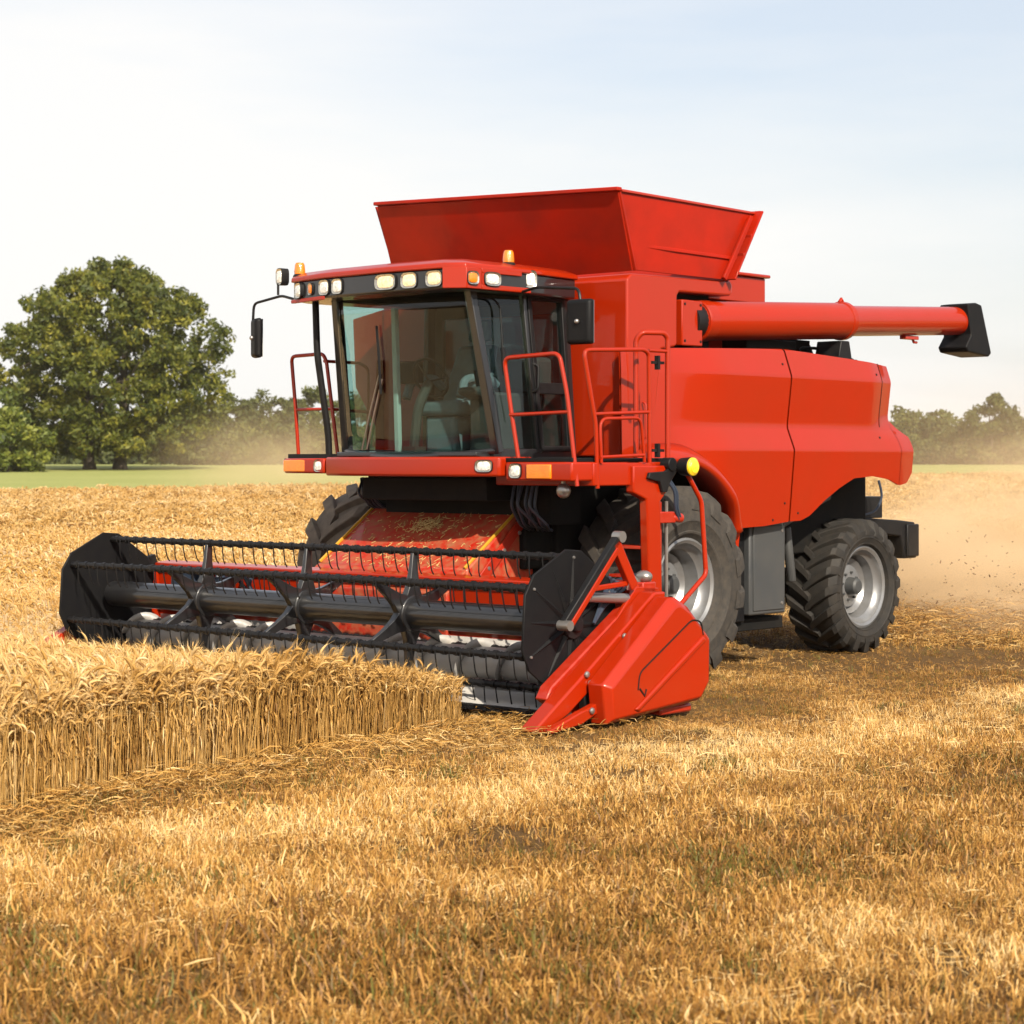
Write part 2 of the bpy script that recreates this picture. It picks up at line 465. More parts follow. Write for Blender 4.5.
gs = sheet('grass_field', np.concatenate([np.linspace(-440, -70, 20), np.linspace(-65, 90, 60), np.linspace(100, 440, 20)]),
           np.linspace(0, 440, 220), M['grass'], lambda X, Y: gz(X, Y) + .03 + .02 * (vnoise(X, Y, 6, 9)),
           keep=lambda X, Y: Y > np.maximum(bound(X), 62))
fs_ = sheet('far_stubble', np.linspace(-60, 150, 120), np.linspace(30, 240, 120), M['farstubble'], lambda X, Y: gz(X, Y) + .035,
           keep=lambda X, Y: (~in_wheat(X, Y, -.6)) & (Y < bound(X)) & (Y > 34 + vnoise(X, Y, 2, 5)))

def crop_h(X, Y):
    # the crop is bent down and thinner close to the header
    x, y = to_local(X, Y)
    d = np.hypot(np.clip(x - 2.9, 0, None), np.clip(-3.0 - y, 0, None))
    t = np.clip(d / 3.0, 0, 1)
    return .57 + .53 * t * t * (3 - 2 * t)

# closed wheat canopy a little under the ears
def canopy_z(X, Y):
    return gz(X, Y) + .40 * crop_h(X, Y) + .07 * (vnoise(X, Y, .9, 11) - .5) + .07 * (vnoise(X, Y, 3.1, 12) - .5) + .05 * np.clip((Y - 45) / 30, 0, 1)
cx_ = np.concatenate([np.linspace(-90, -14, 110), np.linspace(-13.7, 9, 90), np.linspace(9.4, 90, 120)])
cy_ = np.concatenate([np.linspace(7, 40, 130), np.linspace(40.6, 190, 170)])
cano = sheet('wheat_canopy', cx_, cy_, M['canopy'], canopy_z, keep=lambda X, Y: in_wheat(X, Y, .38) & (Y < bound(X) + .5), kind='stuff')
tag(cano, 'dense golden wheat crop seen as one mass', 'wheat crop')

# --- straw templates
def ribbon(pts, w, side):
    pts = np.asarray(pts, float); side = np.asarray(side, float); side = side / np.linalg.norm(side)
    w = np.broadcast_to(np.asarray(w, float), (len(pts),))
    V = np.concatenate([np.stack([p - side * w[i] / 2, p + side * w[i] / 2]) for i, p in enumerate(pts)])
    Q = np.array([[2 * i, 2 * i + 1, 2 * i + 3, 2 * i + 2] for i in range(len(pts) - 1)])
    return V, Q
def pillar(pts, rad, n=4):
    pts = np.asarray(pts, float); V = []
    for i, p in enumerate(pts):
        t = pts[min(i + 1, len(pts) - 1)] - pts[max(i - 1, 0)]; t /= np.linalg.norm(t)
        u = np.cross(t, [0.3, 1, 0.1]); u /= np.linalg.norm(u); v = np.cross(t, u)
        for k in range(n):
            a = 2 * PI * k / n + .4
            V.append(p + (u * math.cos(a) + v * math.sin(a)) * rad[i])
    Q = [[i * n + k, i * n + (k + 1) % n, (i + 1) * n + (k + 1) % n, (i + 1) * n + k] for i in range(len(pts) - 1) for k in range(n)]
    return np.array(V), np.array(Q)
def join(parts):
    Vs, Qs, Ts, o = [], [], [], 0
    for (V, Q), t in parts:
        Vs.append(V); Qs.append(Q + o); Ts.append(np.full(len(V), t)); o += len(V)
    return np.concatenate(Vs), np.concatenate(Qs), np.concatenate(Ts)

def wheat_template(r, lod=0):
    h = r.uniform(.44, .54); droop = r.uniform(.6, 2.5); a0 = 0.0
    P = [np.array([0, 0, 0.])]; d = r.uniform(-.03, .06); nst = 4 if lod == 0 else 2
    for i in range(nst):
        f = (i + 1) / nst
        P.append(np.array([d * f * f * h, r.normal(0, .003), h * f]))
    parts = []
    wst = .0048 if lod == 0 else .009
    if lod == 0: parts.append((pillar(P, [.0029] * len(P), 3), r.uniform(-.04, .04)))
    else: parts.append((ribbon(P, wst, (r.normal(), r.normal(), 0)), 0))
    # neck + ear bending over
    hd = []; p = P[-1].copy(); ang = .1
    segs = 6 if lod == 0 else 3
    L = r.uniform(.085, .12)
    for i in range(segs + 1):
        hd.append(p.copy())
        ang += droop / segs
        p = p + np.array([math.sin(ang), 0, math.cos(ang)]) * L / segs
    if lod == 0:
        parts.append((pillar(hd, [.0026, .0034, .0072, .0086, .0080, .006, .0016], 5), .12))
        for k in range(9):
            q = hd[2 + k % 4]; t = hd[min(3 + k % 4, segs)] - q; t = t / np.linalg.norm(t)
            e = q + t * r.uniform(.05, .08) + np.array([0, r.normal(0, .02), r.normal(0, .02)])
            parts.append((ribbon([q, e], [.0022, .0008], (r.normal(), r.normal(), r.normal())), .22))
    else:
        parts.append((pillar(hd, [.004, .016, .015, .003], 3), .12))
    for k in range(r.integers(0, 3) if lod == 0 else r.integers(0, 2)):
        z0 = r.uniform(.25, .85) * h; az = r.uniform(0, 2 * PI); l = r.uniform(.07, .16)
        dv = np.array([math.cos(az), math.sin(az), 0]); pts = []
        for i in range(5):
            f = i / 4
            pts.append(np.array([d * (z0 / h) ** 2 * h, 0, z0]) + dv * l * f * .6 + np.array([0, 0, l * (.9 * f - 1.5 * f * f)]))
        parts.append((ribbon(pts, [.006, .011, .010, .007, .001], np.cross(dv, [0, 0, 1]) + [0, 0, .3]), r.uniform(-.1, .12)))
    return join(parts)

def far_tuft(r):
    parts = []
    for k in range(5):
        o = np.array([r.uniform(-.17, .17), r.uniform(-.17, .17), 0]); h = r.uniform(.40, .56)
        b = np.array([r.normal(0, .05), r.normal(0, .05), 0])
        pts = [o + [0, 0, .3], o + [0, 0, h], o + b + [0, 0, h + .04], o + b * 2.2 + [0, 0, h - .02]]
        parts.append((pillar(pts, [.004, .015, .018, .005], 3), r.uniform(-.1, .15)))
    return join(parts)

r0 = np.random.default_rng(21)
WT = [wheat_template(r0, 0) for _ in range(28)]
WT1 = [wheat_template(r0, 1) for _ in range(16)]
FT = [far_tuft(r0) for _ in range(12)]

def sample(y0, y1, dens, pad=1.3, half=0.262):
    w = half * y1 + pad; n = int((y1 - y0) * 2 * w * dens)
    Y = rng.uniform(y0, y1, n); X = rng.uniform(-w, w, n)
    k = np.abs(X) < half * Y + pad
    return X[k], Y[k]

def wheat(name, y0, y1, dens, T, sc=1.0, pad=1.3, wm=0.0):
    X, Y = sample(y0, y1, dens, pad)
    k = in_wheat(X + rng.normal(0, .07, len(X)), Y + rng.normal(0, .07, len(X)), wm) & (Y < bound(X))
    x, y = to_local(X, Y)
    k &= ~((np.abs(y) < 3.4) & (x > 2.2) & (x < 2.85))
    X, Y = X[k], Y[k]
    pos = np.stack([X, Y, gz(X, Y) - .01], -1)
    tint = .45 + .34 * (vnoise(X, Y, .8, 31) - .5) + .25 * (vnoise(X, Y, 5, 32) - .5) + rng.normal(0, .17, len(X))
    rz = rng.normal(0, 1.3, len(X)) + 2.6
    s = sc * (0.92 + .22 * (vnoise(X, Y, 1.1, 33) - .5) + rng.normal(0, .07, len(X))) * crop_h(X, Y)
    V, Q, t = scatter(T, pos, rz, s, tint, lean=.035)
    return V, Q, t
parts = [wheat('w', 8.5, 17.5, 430, WT), wheat('w', 17.5, 25, 200, WT), wheat('w', 25, 46, 80, WT1, pad=2), wheat('w', 46, 80, 20, FT, pad=3), wheat('w', 80, 150, 7, FT, 1.25, pad=5)]
# extra dense curtain of stalks along the cut edge
n = 6800
xe = rng.uniform(3.45, 11.5, n); ye = edge(xe) - np.abs(rng.normal(0, .13, n)) + .10 * (vnoise(xe, xe * 0, .35, 42) - .5)
X, Y = to_world(xe, ye); pos = np.stack([X, Y, gz(X, Y) - .01], -1)
parts.append(scatter(WT, pos, rng.normal(0, 1.4, n) - .9, rng.normal(.97, .10, n) * crop_h(X, Y), .31 + rng.normal(0, .15, n) + .3 * (vnoise(X, Y, .5, 41) - .5), lean=.06))
Vs, Qs, Ts, o_ = [], [], [], 0
for V, Q, t in parts:
    Vs.append(V); Qs.append(Q + o_); Ts.append(t); o_ += len(V)
wo = quads_object('wheat', np.concatenate(Vs), np.concatenate(Qs), np.concatenate(Ts), M['straw'])
tag(wo, 'ripe golden wheat standing uncut with drooping ears', 'wheat', kind='stuff')

# --- stubble and straw litter
def stubble_template(r):
    parts = []
    for k in range(10):
        o = np.array([r.normal(0, .024), r.normal(0, .024), 0]); h = r.uniform(.022, .088)
        d = np.array([r.normal(0, .24), r.normal(0, .24), 1.0]); d /= np.linalg.norm(d)
        cv = np.array([r.normal(0, .012), r.normal(0, .012), -.002])
        pts = [o, o + d * h * .55, o + d * h + cv]
        parts.append((ribbon(pts, [.0060, .0056, .0034], (r.normal(), r.normal(), 0)), r.uniform(-.26, .26)))
    return join(parts)
def litter_template(r):
    parts = []
    for k in range(8):
        o = np.array([r.normal(0, .09), r.normal(0, .09), r.uniform(.006, .05)]); az = r.uniform(0, 2 * PI); l = r.uniform(.03, .13)
        d = np.array([math.cos(az), math.sin(az), r.normal(0, .22)]); c = np.array([-math.sin(az), math.cos(az), 0]) * r.normal(0, .018) + np.array([0, 0, r.uniform(-.006, .018)])
        pts = [o - d * l / 2, o + c * .8, o + d * l / 2]
        parts.append((ribbon(pts, [.003, .0055, .003], np.cross(d, [0, 0, 1]) + [0, 0, r.normal(0, .5)]), r.uniform(0, .3)))
    return join(parts)
ST = [stubble_template(r0) for _ in range(24)]
LT = [litter_template(r0) for _ in range(24)]
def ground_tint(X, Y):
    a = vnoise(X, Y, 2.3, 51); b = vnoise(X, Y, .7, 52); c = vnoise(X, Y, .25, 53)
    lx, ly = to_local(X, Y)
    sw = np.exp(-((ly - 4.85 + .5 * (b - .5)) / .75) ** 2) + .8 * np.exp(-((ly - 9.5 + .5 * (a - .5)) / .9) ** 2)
    br = .13 * np.clip((ly - 5.9) / 1.2, 0, 1) * (.4 + 1.2 * vnoise(X, Y, 2.9, 57)) + .16 * np.exp(-((ly - 3.3) / .7) ** 2) * (lx > 2) + .17 * np.clip(1 - np.hypot(np.clip(np.abs(lx + 1.2) - 3.2, 0, None), np.clip(np.abs(ly - .8) - 2.6, 0, None)) / 1.2, 0, 1)  # shade painted into the straw tint: foreground cloud shadow, beside the wheat, around the machine
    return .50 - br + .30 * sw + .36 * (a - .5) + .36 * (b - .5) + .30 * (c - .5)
def stub(T, y0, y1, dens, sc, base=0.0, pad=1.2, sd_=.12):
    X, Y = sample(y0, y1, dens, pad)
    k = ~in_wheat(X, Y, .0)
    thin = vnoise(X, Y, .6, 61)
    k &= rng.random(len(X)) < .10 + 1.3 * thin * (.55 + .9 * vnoise(X, Y, .16, 64))
    X, Y = X[k], Y[k]
    pos = np.stack([X, Y, gz(X, Y) - .004], -1)
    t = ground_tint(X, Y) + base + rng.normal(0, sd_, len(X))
    green = (vnoise(X, Y, .45, 62) > .84) & (rng.random(len(X)) < .35)
    t = np.where(green, .03 + rng.random(len(X)) * .16, np.maximum(t, .25))
    lx, ly = to_local(X, Y)
    near = np.clip((np.hypot(np.clip(np.abs(lx + .2) - 3.9, 0, None), np.clip(np.abs(ly) - 3.3, 0, None))) / 2.2, 0, 1)
    de = np.clip(np.abs(ly - edge(lx)) / .7, 0, 1); near = near * np.where(lx > 2.5, .25 + .75 * de, 1)
    s = sc * (.45 + .55 * near) * (.75 + .6 * vnoise(X, Y, .9, 63)) * rng.normal(1, .15, len(X))
    return scatter(T, pos, rng.uniform(0, 6.28, len(X)), s, t)
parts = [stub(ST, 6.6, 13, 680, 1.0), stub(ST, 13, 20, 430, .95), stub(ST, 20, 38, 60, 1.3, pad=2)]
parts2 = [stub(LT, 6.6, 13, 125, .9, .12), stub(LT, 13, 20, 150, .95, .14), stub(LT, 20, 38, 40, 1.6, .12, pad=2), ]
# heavier straw row dropped along the cut edge
n = 1200
xe = rng.uniform(2.4, 11, n); ye = edge(xe) + np.abs(rng.normal(.45, .35, n))
X, Y = to_world(xe, ye); pos = np.stack([X, Y, gz(X, Y) + rng.uniform(0, .03, n)], -1)
parts2.append(scatter(LT, pos, rng.uniform(0, 6.28, n), rng.normal(1.3, .25, n), .50 + rng.normal(0, .16, n)))
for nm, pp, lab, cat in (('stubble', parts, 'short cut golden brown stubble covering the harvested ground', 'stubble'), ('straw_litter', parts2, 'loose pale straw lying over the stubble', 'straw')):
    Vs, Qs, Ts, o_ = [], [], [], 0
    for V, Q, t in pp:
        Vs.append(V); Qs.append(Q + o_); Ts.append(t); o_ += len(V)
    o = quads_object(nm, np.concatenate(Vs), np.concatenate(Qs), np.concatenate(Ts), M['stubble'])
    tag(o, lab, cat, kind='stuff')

# ------------------------------------------------------------------ trees
def leaves(cent, rad, per, size, r, flat=.8, tbase=.4, tspan=.5, zc=0, zr=10):
    """leaf quads in clumps; cent (n,3), rad (n,)"""
    n = len(cent); N = n * per
    u = r.normal(size=(N, 3)); u /= np.linalg.norm(u, axis=1)[:, None]
    rr = r.random(N) ** (1 / 2.2)
    ci = np.repeat(np.arange(n), per)
    P = cent[ci] + u * (rr * rad[ci])[:, None] * np.array([1, 1, flat])
    a = r.normal(size=(N, 3)); a /= np.linalg.norm(a, axis=1)[:, None]
    b = np.cross(a, r.normal(size=(N, 3))); b /= np.linalg.norm(b, axis=1)[:, None]
    s = (size * r.uniform(.6, 1.3, N))[:, None]
    V = np.stack([P - a * s, P + b * s * .45, P + a * s, P - b * s * .45], 1).reshape(-1, 3)
    Q = np.arange(N * 4).reshape(-1, 4)
    tc_ = np.clip(tbase + r.normal(0, .16, n), 0, 1)
    t = np.clip(tc_[ci] + r.normal(0, .14, N), 0, 1)
    return V, Q, np.repeat(t, 4)

def crown_points(r, n, prof, lump=.25, hollow=.35, base=(0, 0)):
    """cluster centres inside a crown with half-width profile prof [(z, w)]"""
    zs = np.array([p[0] for p in prof]); ws = np.array([p[1] for p in prof])
    ph = r.uniform(0, 6.28, 6); out = []
    while len(out) < n:
        z = r.uniform(zs[0], zs[-1]); w = np.interp(z, zs, ws); az = r.uniform(0, 2 * PI)
        lw = w * (1 + lump * (math.sin(2 * az + ph[0] + z * .35) * .5 + math.sin(3 * az + ph[1] - z * .6) * .35 + math.sin(5 * az + ph[2] + z) * .3))
        f = math.sqrt(r.uniform(hollow ** 2, 1))
        if r.random() < w / ws.max() + .15:
            out.append((base[0] + math.cos(az) * lw * f, base[1] + math.sin(az) * lw * f, z))
    return np.array(out)

def limb(mb, a, b, r1, r2, r, wig=.06, n=6):
    a, b = np.array(a, float), np.array(b, float); L = np.linalg.norm(b - a); pts, rr = [], []
    for i in range(n + 1):
        f = i / n
        p = a * (1 - f) + b * f + r.normal(0, wig * L * .25, 3) * math.sin(PI * f); p[2] += L * .10 * math.sin(PI * f)
        pts.append(p); rr.append(r1 * (1 - f) + r2 * f)
    mb.tube(pts, rr, 7); return pts

def tree(name, loc, rz, r, prof, nclump, per, lsize, crad, stems, m, label, cat='tree', group=None, lump=.25, hollow=.35, tbase=.4, nlimb=26):
    root = empty(name, loc, rz)
    tag(root, label, cat, group)
    C = crown_points(r, nclump, prof, lump, hollow)
    V, Q, t = leaves(C, r.uniform(crad[0], crad[1], len(C)), per, lsize, r, tbase=tbase)
    quads_object('crown', V, Q, t, m, root)
    mb = MB(); top = prof[-1][0]
    for (sx, sy, rad, lx, ly, hh) in stems:
        pts = limb(mb, (sx, sy, -.3), (lx, ly, top * hh), rad, rad * .25, r, .04, 8)
        mb.lathe([(rad * 1.6, -.35), (rad * 1.25, .1), (rad * 1.02, .7)], (sx, sy, 0), 'z', 10)
        for k in range(nlimb // len(stems)):
            c = C[r.integers(0, len(C))]
            j = r.integers(2, len(pts) - 1)
            if c[2] > pts[j][2] - 1.0: limb(mb, pts[j], c, rad * .30, rad * .05, r, .10, 5)
    mb.build('trunk', M['bark'], root)
    return root

rt = np.random.default_rng(5)
tree('oak_tree', (-38.1, 200, gz(0, 200)), .3, rt,
     [(1.6, 7.5), (3.2, 9.6), (6, 10.8), (9.5, 11.2), (13, 10.4), (16, 8.6), (17.6, 6.0), (18.8, 3.6), (19.6, 1.6)],
     1150, 62, .27, (.5, 1.15), [(-2.1, 0, .55, -3.0, 0, .72), (.7, -.4, .62, 1.6, 0, .86)], M['leaf'],
     'large spreading green oak tree standing alone at the left edge of the field', hollow=.25, tbase=.58, lump=.09)
bush_prof = [(.3, 3.2), (1.5, 4.0), (3.5, 4.2), (5.5, 3.2), (7, 1.4)]
for (px, Yd, sc_, lab) in ((8, 186, .78, 'yellow green shrub at the foot of the oak on its left side'),
                           (-10, 190, 1.0, 'tall yellow green bush cut off by the left edge of the photo')):
    b = tree('shrub', ((px - 512) / 2100 * Yd, Yd, gz(0, Yd)), px * .1, rt, [(z * sc_, w * sc_) for z, w in bush_prof], 60, 80, .26, (.6, 1.1),
             [(0, 0, .12, .3, 0, .7)], M['leaf_yellow'], lab, 'shrub', 'yellow green shrubs by the oak', tbase=.45, nlimb=10)

far = [(196, 262, 7.6, 5.5, 'hazy low tree half hidden behind the right side of the oak'),
       (228, 282, 9.4, 6.0, 'hazy round tree in the far row just clear of the oak'),
       (268, 300, 10.6, 6.6, 'hazy pale tree at the middle of the far left row'),
       (312, 305, 11.0, 6.4, 'hazy tall tree seen behind the red handrail beside the cab'),
       (350, 300, 10.0, 6.0, 'hazy tree in the far row seen past the cab windscreen'),
       (905, 330, 8.0, 5.6, 'hazy tree just behind the tail of the harvester'),
       (934, 325, 7.4, 5.4, 'low dusty tree in the far right row above the dust'),
       (962, 318, 6.6, 5.8, 'lowest dusty tree left of the tall tree at right'),
       (992, 310, 10.4, 6.4, 'tallest tree of the far right row with a domed crown'),
       (1018, 320, 7.0, 5.0, 'dusty tree at the right edge of the far row')]
for (px, Yd, h_, w_, lab) in far:
    tree('field_tree', ((px - 512) / 2100 * Yd, Yd, float(gz(0, Yd)) - .2), px * .37, rt,
         [(.4, w_ * .75), (h_ * .25, w_), (h_ * .55, w_ * .88), (h_ * .8, w_ * .5), (h_, w_ * .12)],
         95, 80, .36, (.7, 1.4), [(0, 0, .28, .4, .2, .75)], M['leaf_far'], lab, 'tree', 'trees of the far row', tbase=.42, nlimb=10, lump=.3)
# the rest of the far wood, one mass beyond the named trees
Xw = np.concatenate([np.linspace(-140, 140, 150)]); nW = len(Xw)
C = []
for x in Xw:
    yb = 345 + 12 * math.sin(x * .05) + rt.normal(0, 4)
    h = 5.5 + 2.2 * math.sin(x * .11 + 1) + 1.6 * math.sin(x * .31) + rt.normal(0, .6)
    for k in range(9): C.append((x + rt.normal(0, 1.6), yb + rt.normal(0, 3), rt.uniform(.5, max(2, h)) + 1.4))
C = np.array(C)
V, Q, t = leaves(C, rt.uniform(1.2, 2.4, len(C)), 34, .70, rt, tbase=.42)
fw_ = quads_object('far_wood', V, Q, t, M['leaf_far'])
tag(fw_, 'distant belt of hazy green woodland along the horizon', 'woodland', kind='stuff')
hx = np.linspace(-430, 430, 90)
hm = MB().grid([[(x, 395 + k * 14, (-.5 if k == 0 else 1.4 + (6.0 + 3.0 * math.sin(x * .013 + 2) + 1.0 * math.sin(x * .06)) * (k / 3))) for x in hx] for k in range(4)])
tag(hm.build('hills', M['hill']), kind='structure')

# ------------------------------------------------------------------ the combine harvester (x forward, y left, z up)
CH = empty('combine_harvester', (OX, OY, 0), math.atan2(FW[1], FW[0]))
tag(CH, 'red combine harvester with raised grain tank and wide black reel cutting wheat', 'combine harvester')

# --- wheels
def make_wheel(name, c, rad, width, rrim, nl, side, tm, label=None, deep=.16):
    w = empty(name, c); w.parent = CH
    hw = width / 2
    lugh = .062 * rad / .9
    rb = rad - lugh
    prof = [(rrim, -hw * .72), (rrim + .03, -hw * .80), (rrim + (rb - rrim) * .35, -hw * .98), (rrim + (rb - rrim) * .7, -hw), (rb - .05, -hw * .93), (rb - .012, -hw * .78),
            (rb, -hw * .4), (rb + .004, 0), (rb, hw * .4), (rb - .012, hw * .78), (rb - .05, hw * .93), (rrim + (rb - rrim) * .7, hw), (rrim + (rb - rrim) * .48, hw * 1.0), (rrim + (rb - rrim) * .46, hw * 1.012), (rrim + (rb - rrim) * .42, hw * 1.012), (rrim + (rb - rrim) * .40, hw * .99), (rrim + (rb - rrim) * .22, hw * .93), (rrim + (rb - rrim) * .20, hw * .945), (rrim + (rb - rrim) * .16, hw * .93), (rrim + .03, hw * .80), (rrim, hw * .72)]
    t = MB().lathe(prof, (0, 0, 0), 'y', 72)
    pitch = 2 * PI / nl
    for sd_ in (-1, 1):
        for k in range(nl):
            a0 = k * pitch + (pitch / 2 if sd_ < 0 else 0); rows = []
            N = 9
            for i in range(N + 1):
                f = i / N
                y = sd_ * (-.03 + f * (hw + .03 + .012))
                ang = a0 + pitch * 1.05 * (f ** .85)
                wd = pitch * (.17 + .05 * f)
                drop = 0.0
                if f > .78: drop = (f - .78) / .22
                rt_ = rad - drop ** 1.6 * .10 * rad / .9
                r_in = rb - .03 - drop * .12 * rad / .9
                if i == N: rt_ -= .05; y = sd_ * (hw + .008)
                def pt(rr, aa): return (rr * math.cos(aa), y, rr * math.sin(aa))
                rows.append([pt(r_in, ang - wd * 1.35), pt(rt_ - .006, ang - wd), pt(rt_, ang - wd * .8), pt(rt_, ang + wd * .8), pt(rt_ - .006, ang + wd), pt(r_in, ang + wd * 1.35)])
            o = len(t.v); t.grid(rows)
            t.f.append(tuple(o + j for j in range(6))); t.f.append(tuple(o + N * 6 + j for j in range(5, -1, -1)))
    t.build('tyre', tm, w, ang=28)
    s = side
    rimp = [(rrim + .012, s * hw * .70), (rrim + .028, s * hw * .80), (rrim + .006, s * hw * .83), (rrim - .022, s * hw * .78), (rrim - .034, s * hw * .62), (rrim - .075, s * hw * .52), (rrim - .085, s * (hw * .25)),
            (rrim - .105, s * (hw * .10)), (rrim - .115, s * (hw * .78 - deep - .06)), (rrim - .17, s * (hw * .72 - deep - .10)), (.20 * rrim / .41 + .02, s * (hw * .74 - deep - .06)), (.12, s * (hw * .74 - deep - .05)), (.0, s * (hw * .74 - deep - .05))]
    MB().lathe(rimp, (0, 0, 0), 'y', 64).build('rim', M['rim'], w, ang=40, solid=.006)
    hb = MB().lathe([(0, s * (hw * .74 - deep + .07)), (.062, s * (hw * .74 - deep + .07)), (.085, s * (hw * .74 - deep + .05)), (.095, s * (hw * .74 - deep - .06))], (0, 0, 0), 'y', 20)
    hb.build('hub', M['grey'], w, bevel=.004)
    yb = hw * .74 - deep - .055
    for k in range(8):
        a = 2 * PI * k / 8 + .2
        q = MB().lathe([(0, s * (yb + .03)), (.013, s * (yb + .028)), (.016, s * (yb - .01))], (.145 * math.cos(a), 0, .145 * math.sin(a)), 'y', 6)
        q.build('wheel_nut', M['grey'], w)
    if label: w['label'] = label
    return w
make_wheel('wheel', (0, 1.53, .885), .90, .74, .405, 15, 1, M['rubber_front'])
make_wheel('wheel', (0, -2.08, .885), .90, .74, .405, 15, -1, M['rubber_dusty'])
make_wheel('wheel', (-3.70, 1.10, .695), .71, .60, .405, 20, 1, M['rubber'], deep=.10)
make_wheel('wheel', (-3.70, -1.10, .695), .71, .60, .405, 20, -1, M['rubber'], deep=.10)

# --- chassis and dark underbody
u = MB()
u.box(-4.3, 1.25, -1.0, 1.0, 1.05, 2.0)
u.box(-1.4, 1.0, -.85, .85, .75, 1.1)
u.box(-.35, .35, -1.45, 1.3, .72, 1.06)
u.box(-3.9, -3.5, -.85, .85, .55, .85)
u.box(-4.1, .4, -1.42, 1.42, 2.0, 2.3)
u.box(-1.35, .9, 1.0, 1.08, 1.0, 2.0)
u.box(-1.35, .9, -1.08, -1.0, 1.0, 2.0)
u.build('chassis', M['under'], CH, bevel=.02)
ch = MB()
ch.prism([(-3.05, 1.35), (-3.05, 1.95), (-4.35, 1.95), (-4.2, 1.62), (-3.75, 1.48), (-3.55, 1.35)], -.9, .98)
ch.build('chopper_housing', M['grey'], CH, bevel=.02)
ch = MB().box(-4.95, -4.2, -.85, .80, 1.38, 1.62); ch.prism([(-4.2, 1.3), (-3.9, 1.5), (-4.0, 1.62), (-4.3, 1.5)], -.8, .82)
ch.build('chopper_deck', M['black'], CH, bevel=.012)
rbm = MB().prism([(-4.25, 1.40), (-4.95, 1.36), (-5.30, 1.33), (-5.34, .93), (-5.08, .93), (-5.0, 1.18), (-4.3, 1.25)], -.95, 1.0)
rbm.box(-5.345, -5.10, 1.0, 1.03, .95, 1.31)
rbm.build('rear_bumper', M['black'], CH, bevel=.014)
MB().tube(rounded([(-4.55, 1.0, 1.80), (-4.60, 1.02, 1.62), (-4.50, 1.0, 1.46), (-4.3, .95, 1.42)], .12), .014, 8).build('rear_hose', M['hose'], CH)
# grey service box beside the front wheel
sb = MB().box(-2.02, -1.42, 1.1, 1.52, .52, 1.42)
svc = sb.build('service_box', M['grey'], CH, bevel=.018)
MB().box(-1.98, -1.47, 1.515, 1.533, .56, 1.38).build('service_door', M['grey'], svc, bevel=.006)
sp = MB().box(-1.42, -1.22, 1.05, 1.46, .46, 1.46); sp.box(-1.24, -1.16, 1.35, 1.44, .60, 1.42)
sp.build('service_post', M['black_matt'], svc, bevel=.01)
MB().box(-2.15, -1.15, .85, 1.40, .36, .48).build('service_step', M['under'], svc, bevel=.01)
for z in (.62, 1.33):
    MB().lathe([(0, 1.541), (.016, 1.540), (.02, 1.53)], (-1.94, 0, z), 'y', 8).build('latch', M['steel'], svc)
st = MB().prism([(-2.1, 1.30), (-2.5, 1.45), (-3.05, 1.62), (-3.05, 1.75), (-2.1, 1.5)], 1.0, 1.38); st.tube([(-2.35, 1.3, 1.35), (-2.45, 1.3, .8)], .05, 8)
st.build('rear_support', M['grey'], CH, bevel=.015)

# --- body side panels
def lerp_tab(x, tab):
    return float(np.interp(x, [t[0] for t in tab], [t[1] for t in tab]))
def smooth(t): t = min(1, max(0, t)); return t * t * (3 - 2 * t)
PROF = [(1.30, 1.635), (2.08, 1.705), (2.105, 1.708), (2.125, 1.706), (2.15, 1.698), (2.31, 1.634), (2.33, 1.627), (2.355, 1.624), (2.39, 1.625), (2.79, 1.672), (2.82, 1.675), (2.84, 1.673), (2.865, 1.666), (3.085, 1.590), (3.10, 1.575), (3.11, 1.55)]
BASE = [(1.30, 1.56), (2.0, 1.56), (2.8, 1.55), (3.0, 1.54), (3.11, 1.50)]
def top_z(x): return lerp_tab(x, [(-3.9, 3.0), (-3.0, 3.05), (-1.9, 3.105), (0.2, 3.035), (.6, 3.0)])
def bot_z(x):
    if x > -1.13:
        dx = x - .05
        q = 1.13 ** 2 - dx * dx
        return .92 + math.sqrt(max(q, 0)) if q > 0 else 1.40
    return lerp_tab(x, [(-4.18, 1.90), (-4.06, 1.78), (-3.87, 1.755), (-3.66, 1.82), (-3.35, 1.855), (-3.0, 1.835), (-2.75, 1.74), (-2.50, 1.62), (-2.25, 1.47), (-2.1, 1.425), (-1.9, 1.42), (-1.5, 1.385), (-1.13, 1.375)])
def panel_y(x, z):
    w = smooth((.05 - x) / .95)
    y = w * lerp_tab(z, PROF) + (1 - w) * lerp_tab(z, BASE)
    y -= .10 * smooth((-3.35 - x) / .6) * smooth((z - 2.2) / .3)
    y -= .05 * smooth((-3.8 - x) / .5)
    return y
def panel(name, x0, x1, side=1, parent=CH, m='red', ztop=top_z):
    zs = sorted(set([round(z, 3) for z, _ in PROF] + list(np.round(np.linspace(1.36, 3.1, 44), 3))))
    xs_ = np.linspace(x0, x1, max(4, int(abs(x1 - x0) / .035)))
    rows = []
    for x in xs_:
        zb, zt = bot_z(x), ztop(x)
        rows.append([(x, side * panel_y(x, z2 * 1.0), z2) for z2 in [min(zt, max(zb, z)) for z in [zb] + zs + [zt]]])
    o = MB().grid(rows).build(name, M[m], parent, solid=.02 * side, ang=50)
    o.modifiers['solid'].use_rim = False
    return o
def tail_top(x): return lerp_tab(x, [(-4.26, 2.20), (-4.18, 2.26), (-4.0, 2.36), (-3.87, 2.44)])
for s in (1, -1):
    p = panel('side_panel', -1.885, .58, s)
    p = panel('side_panel', -3.865, -1.912, s)
    p = panel('rear_side_panel', -4.17, -3.873, s, ztop=tail_top)
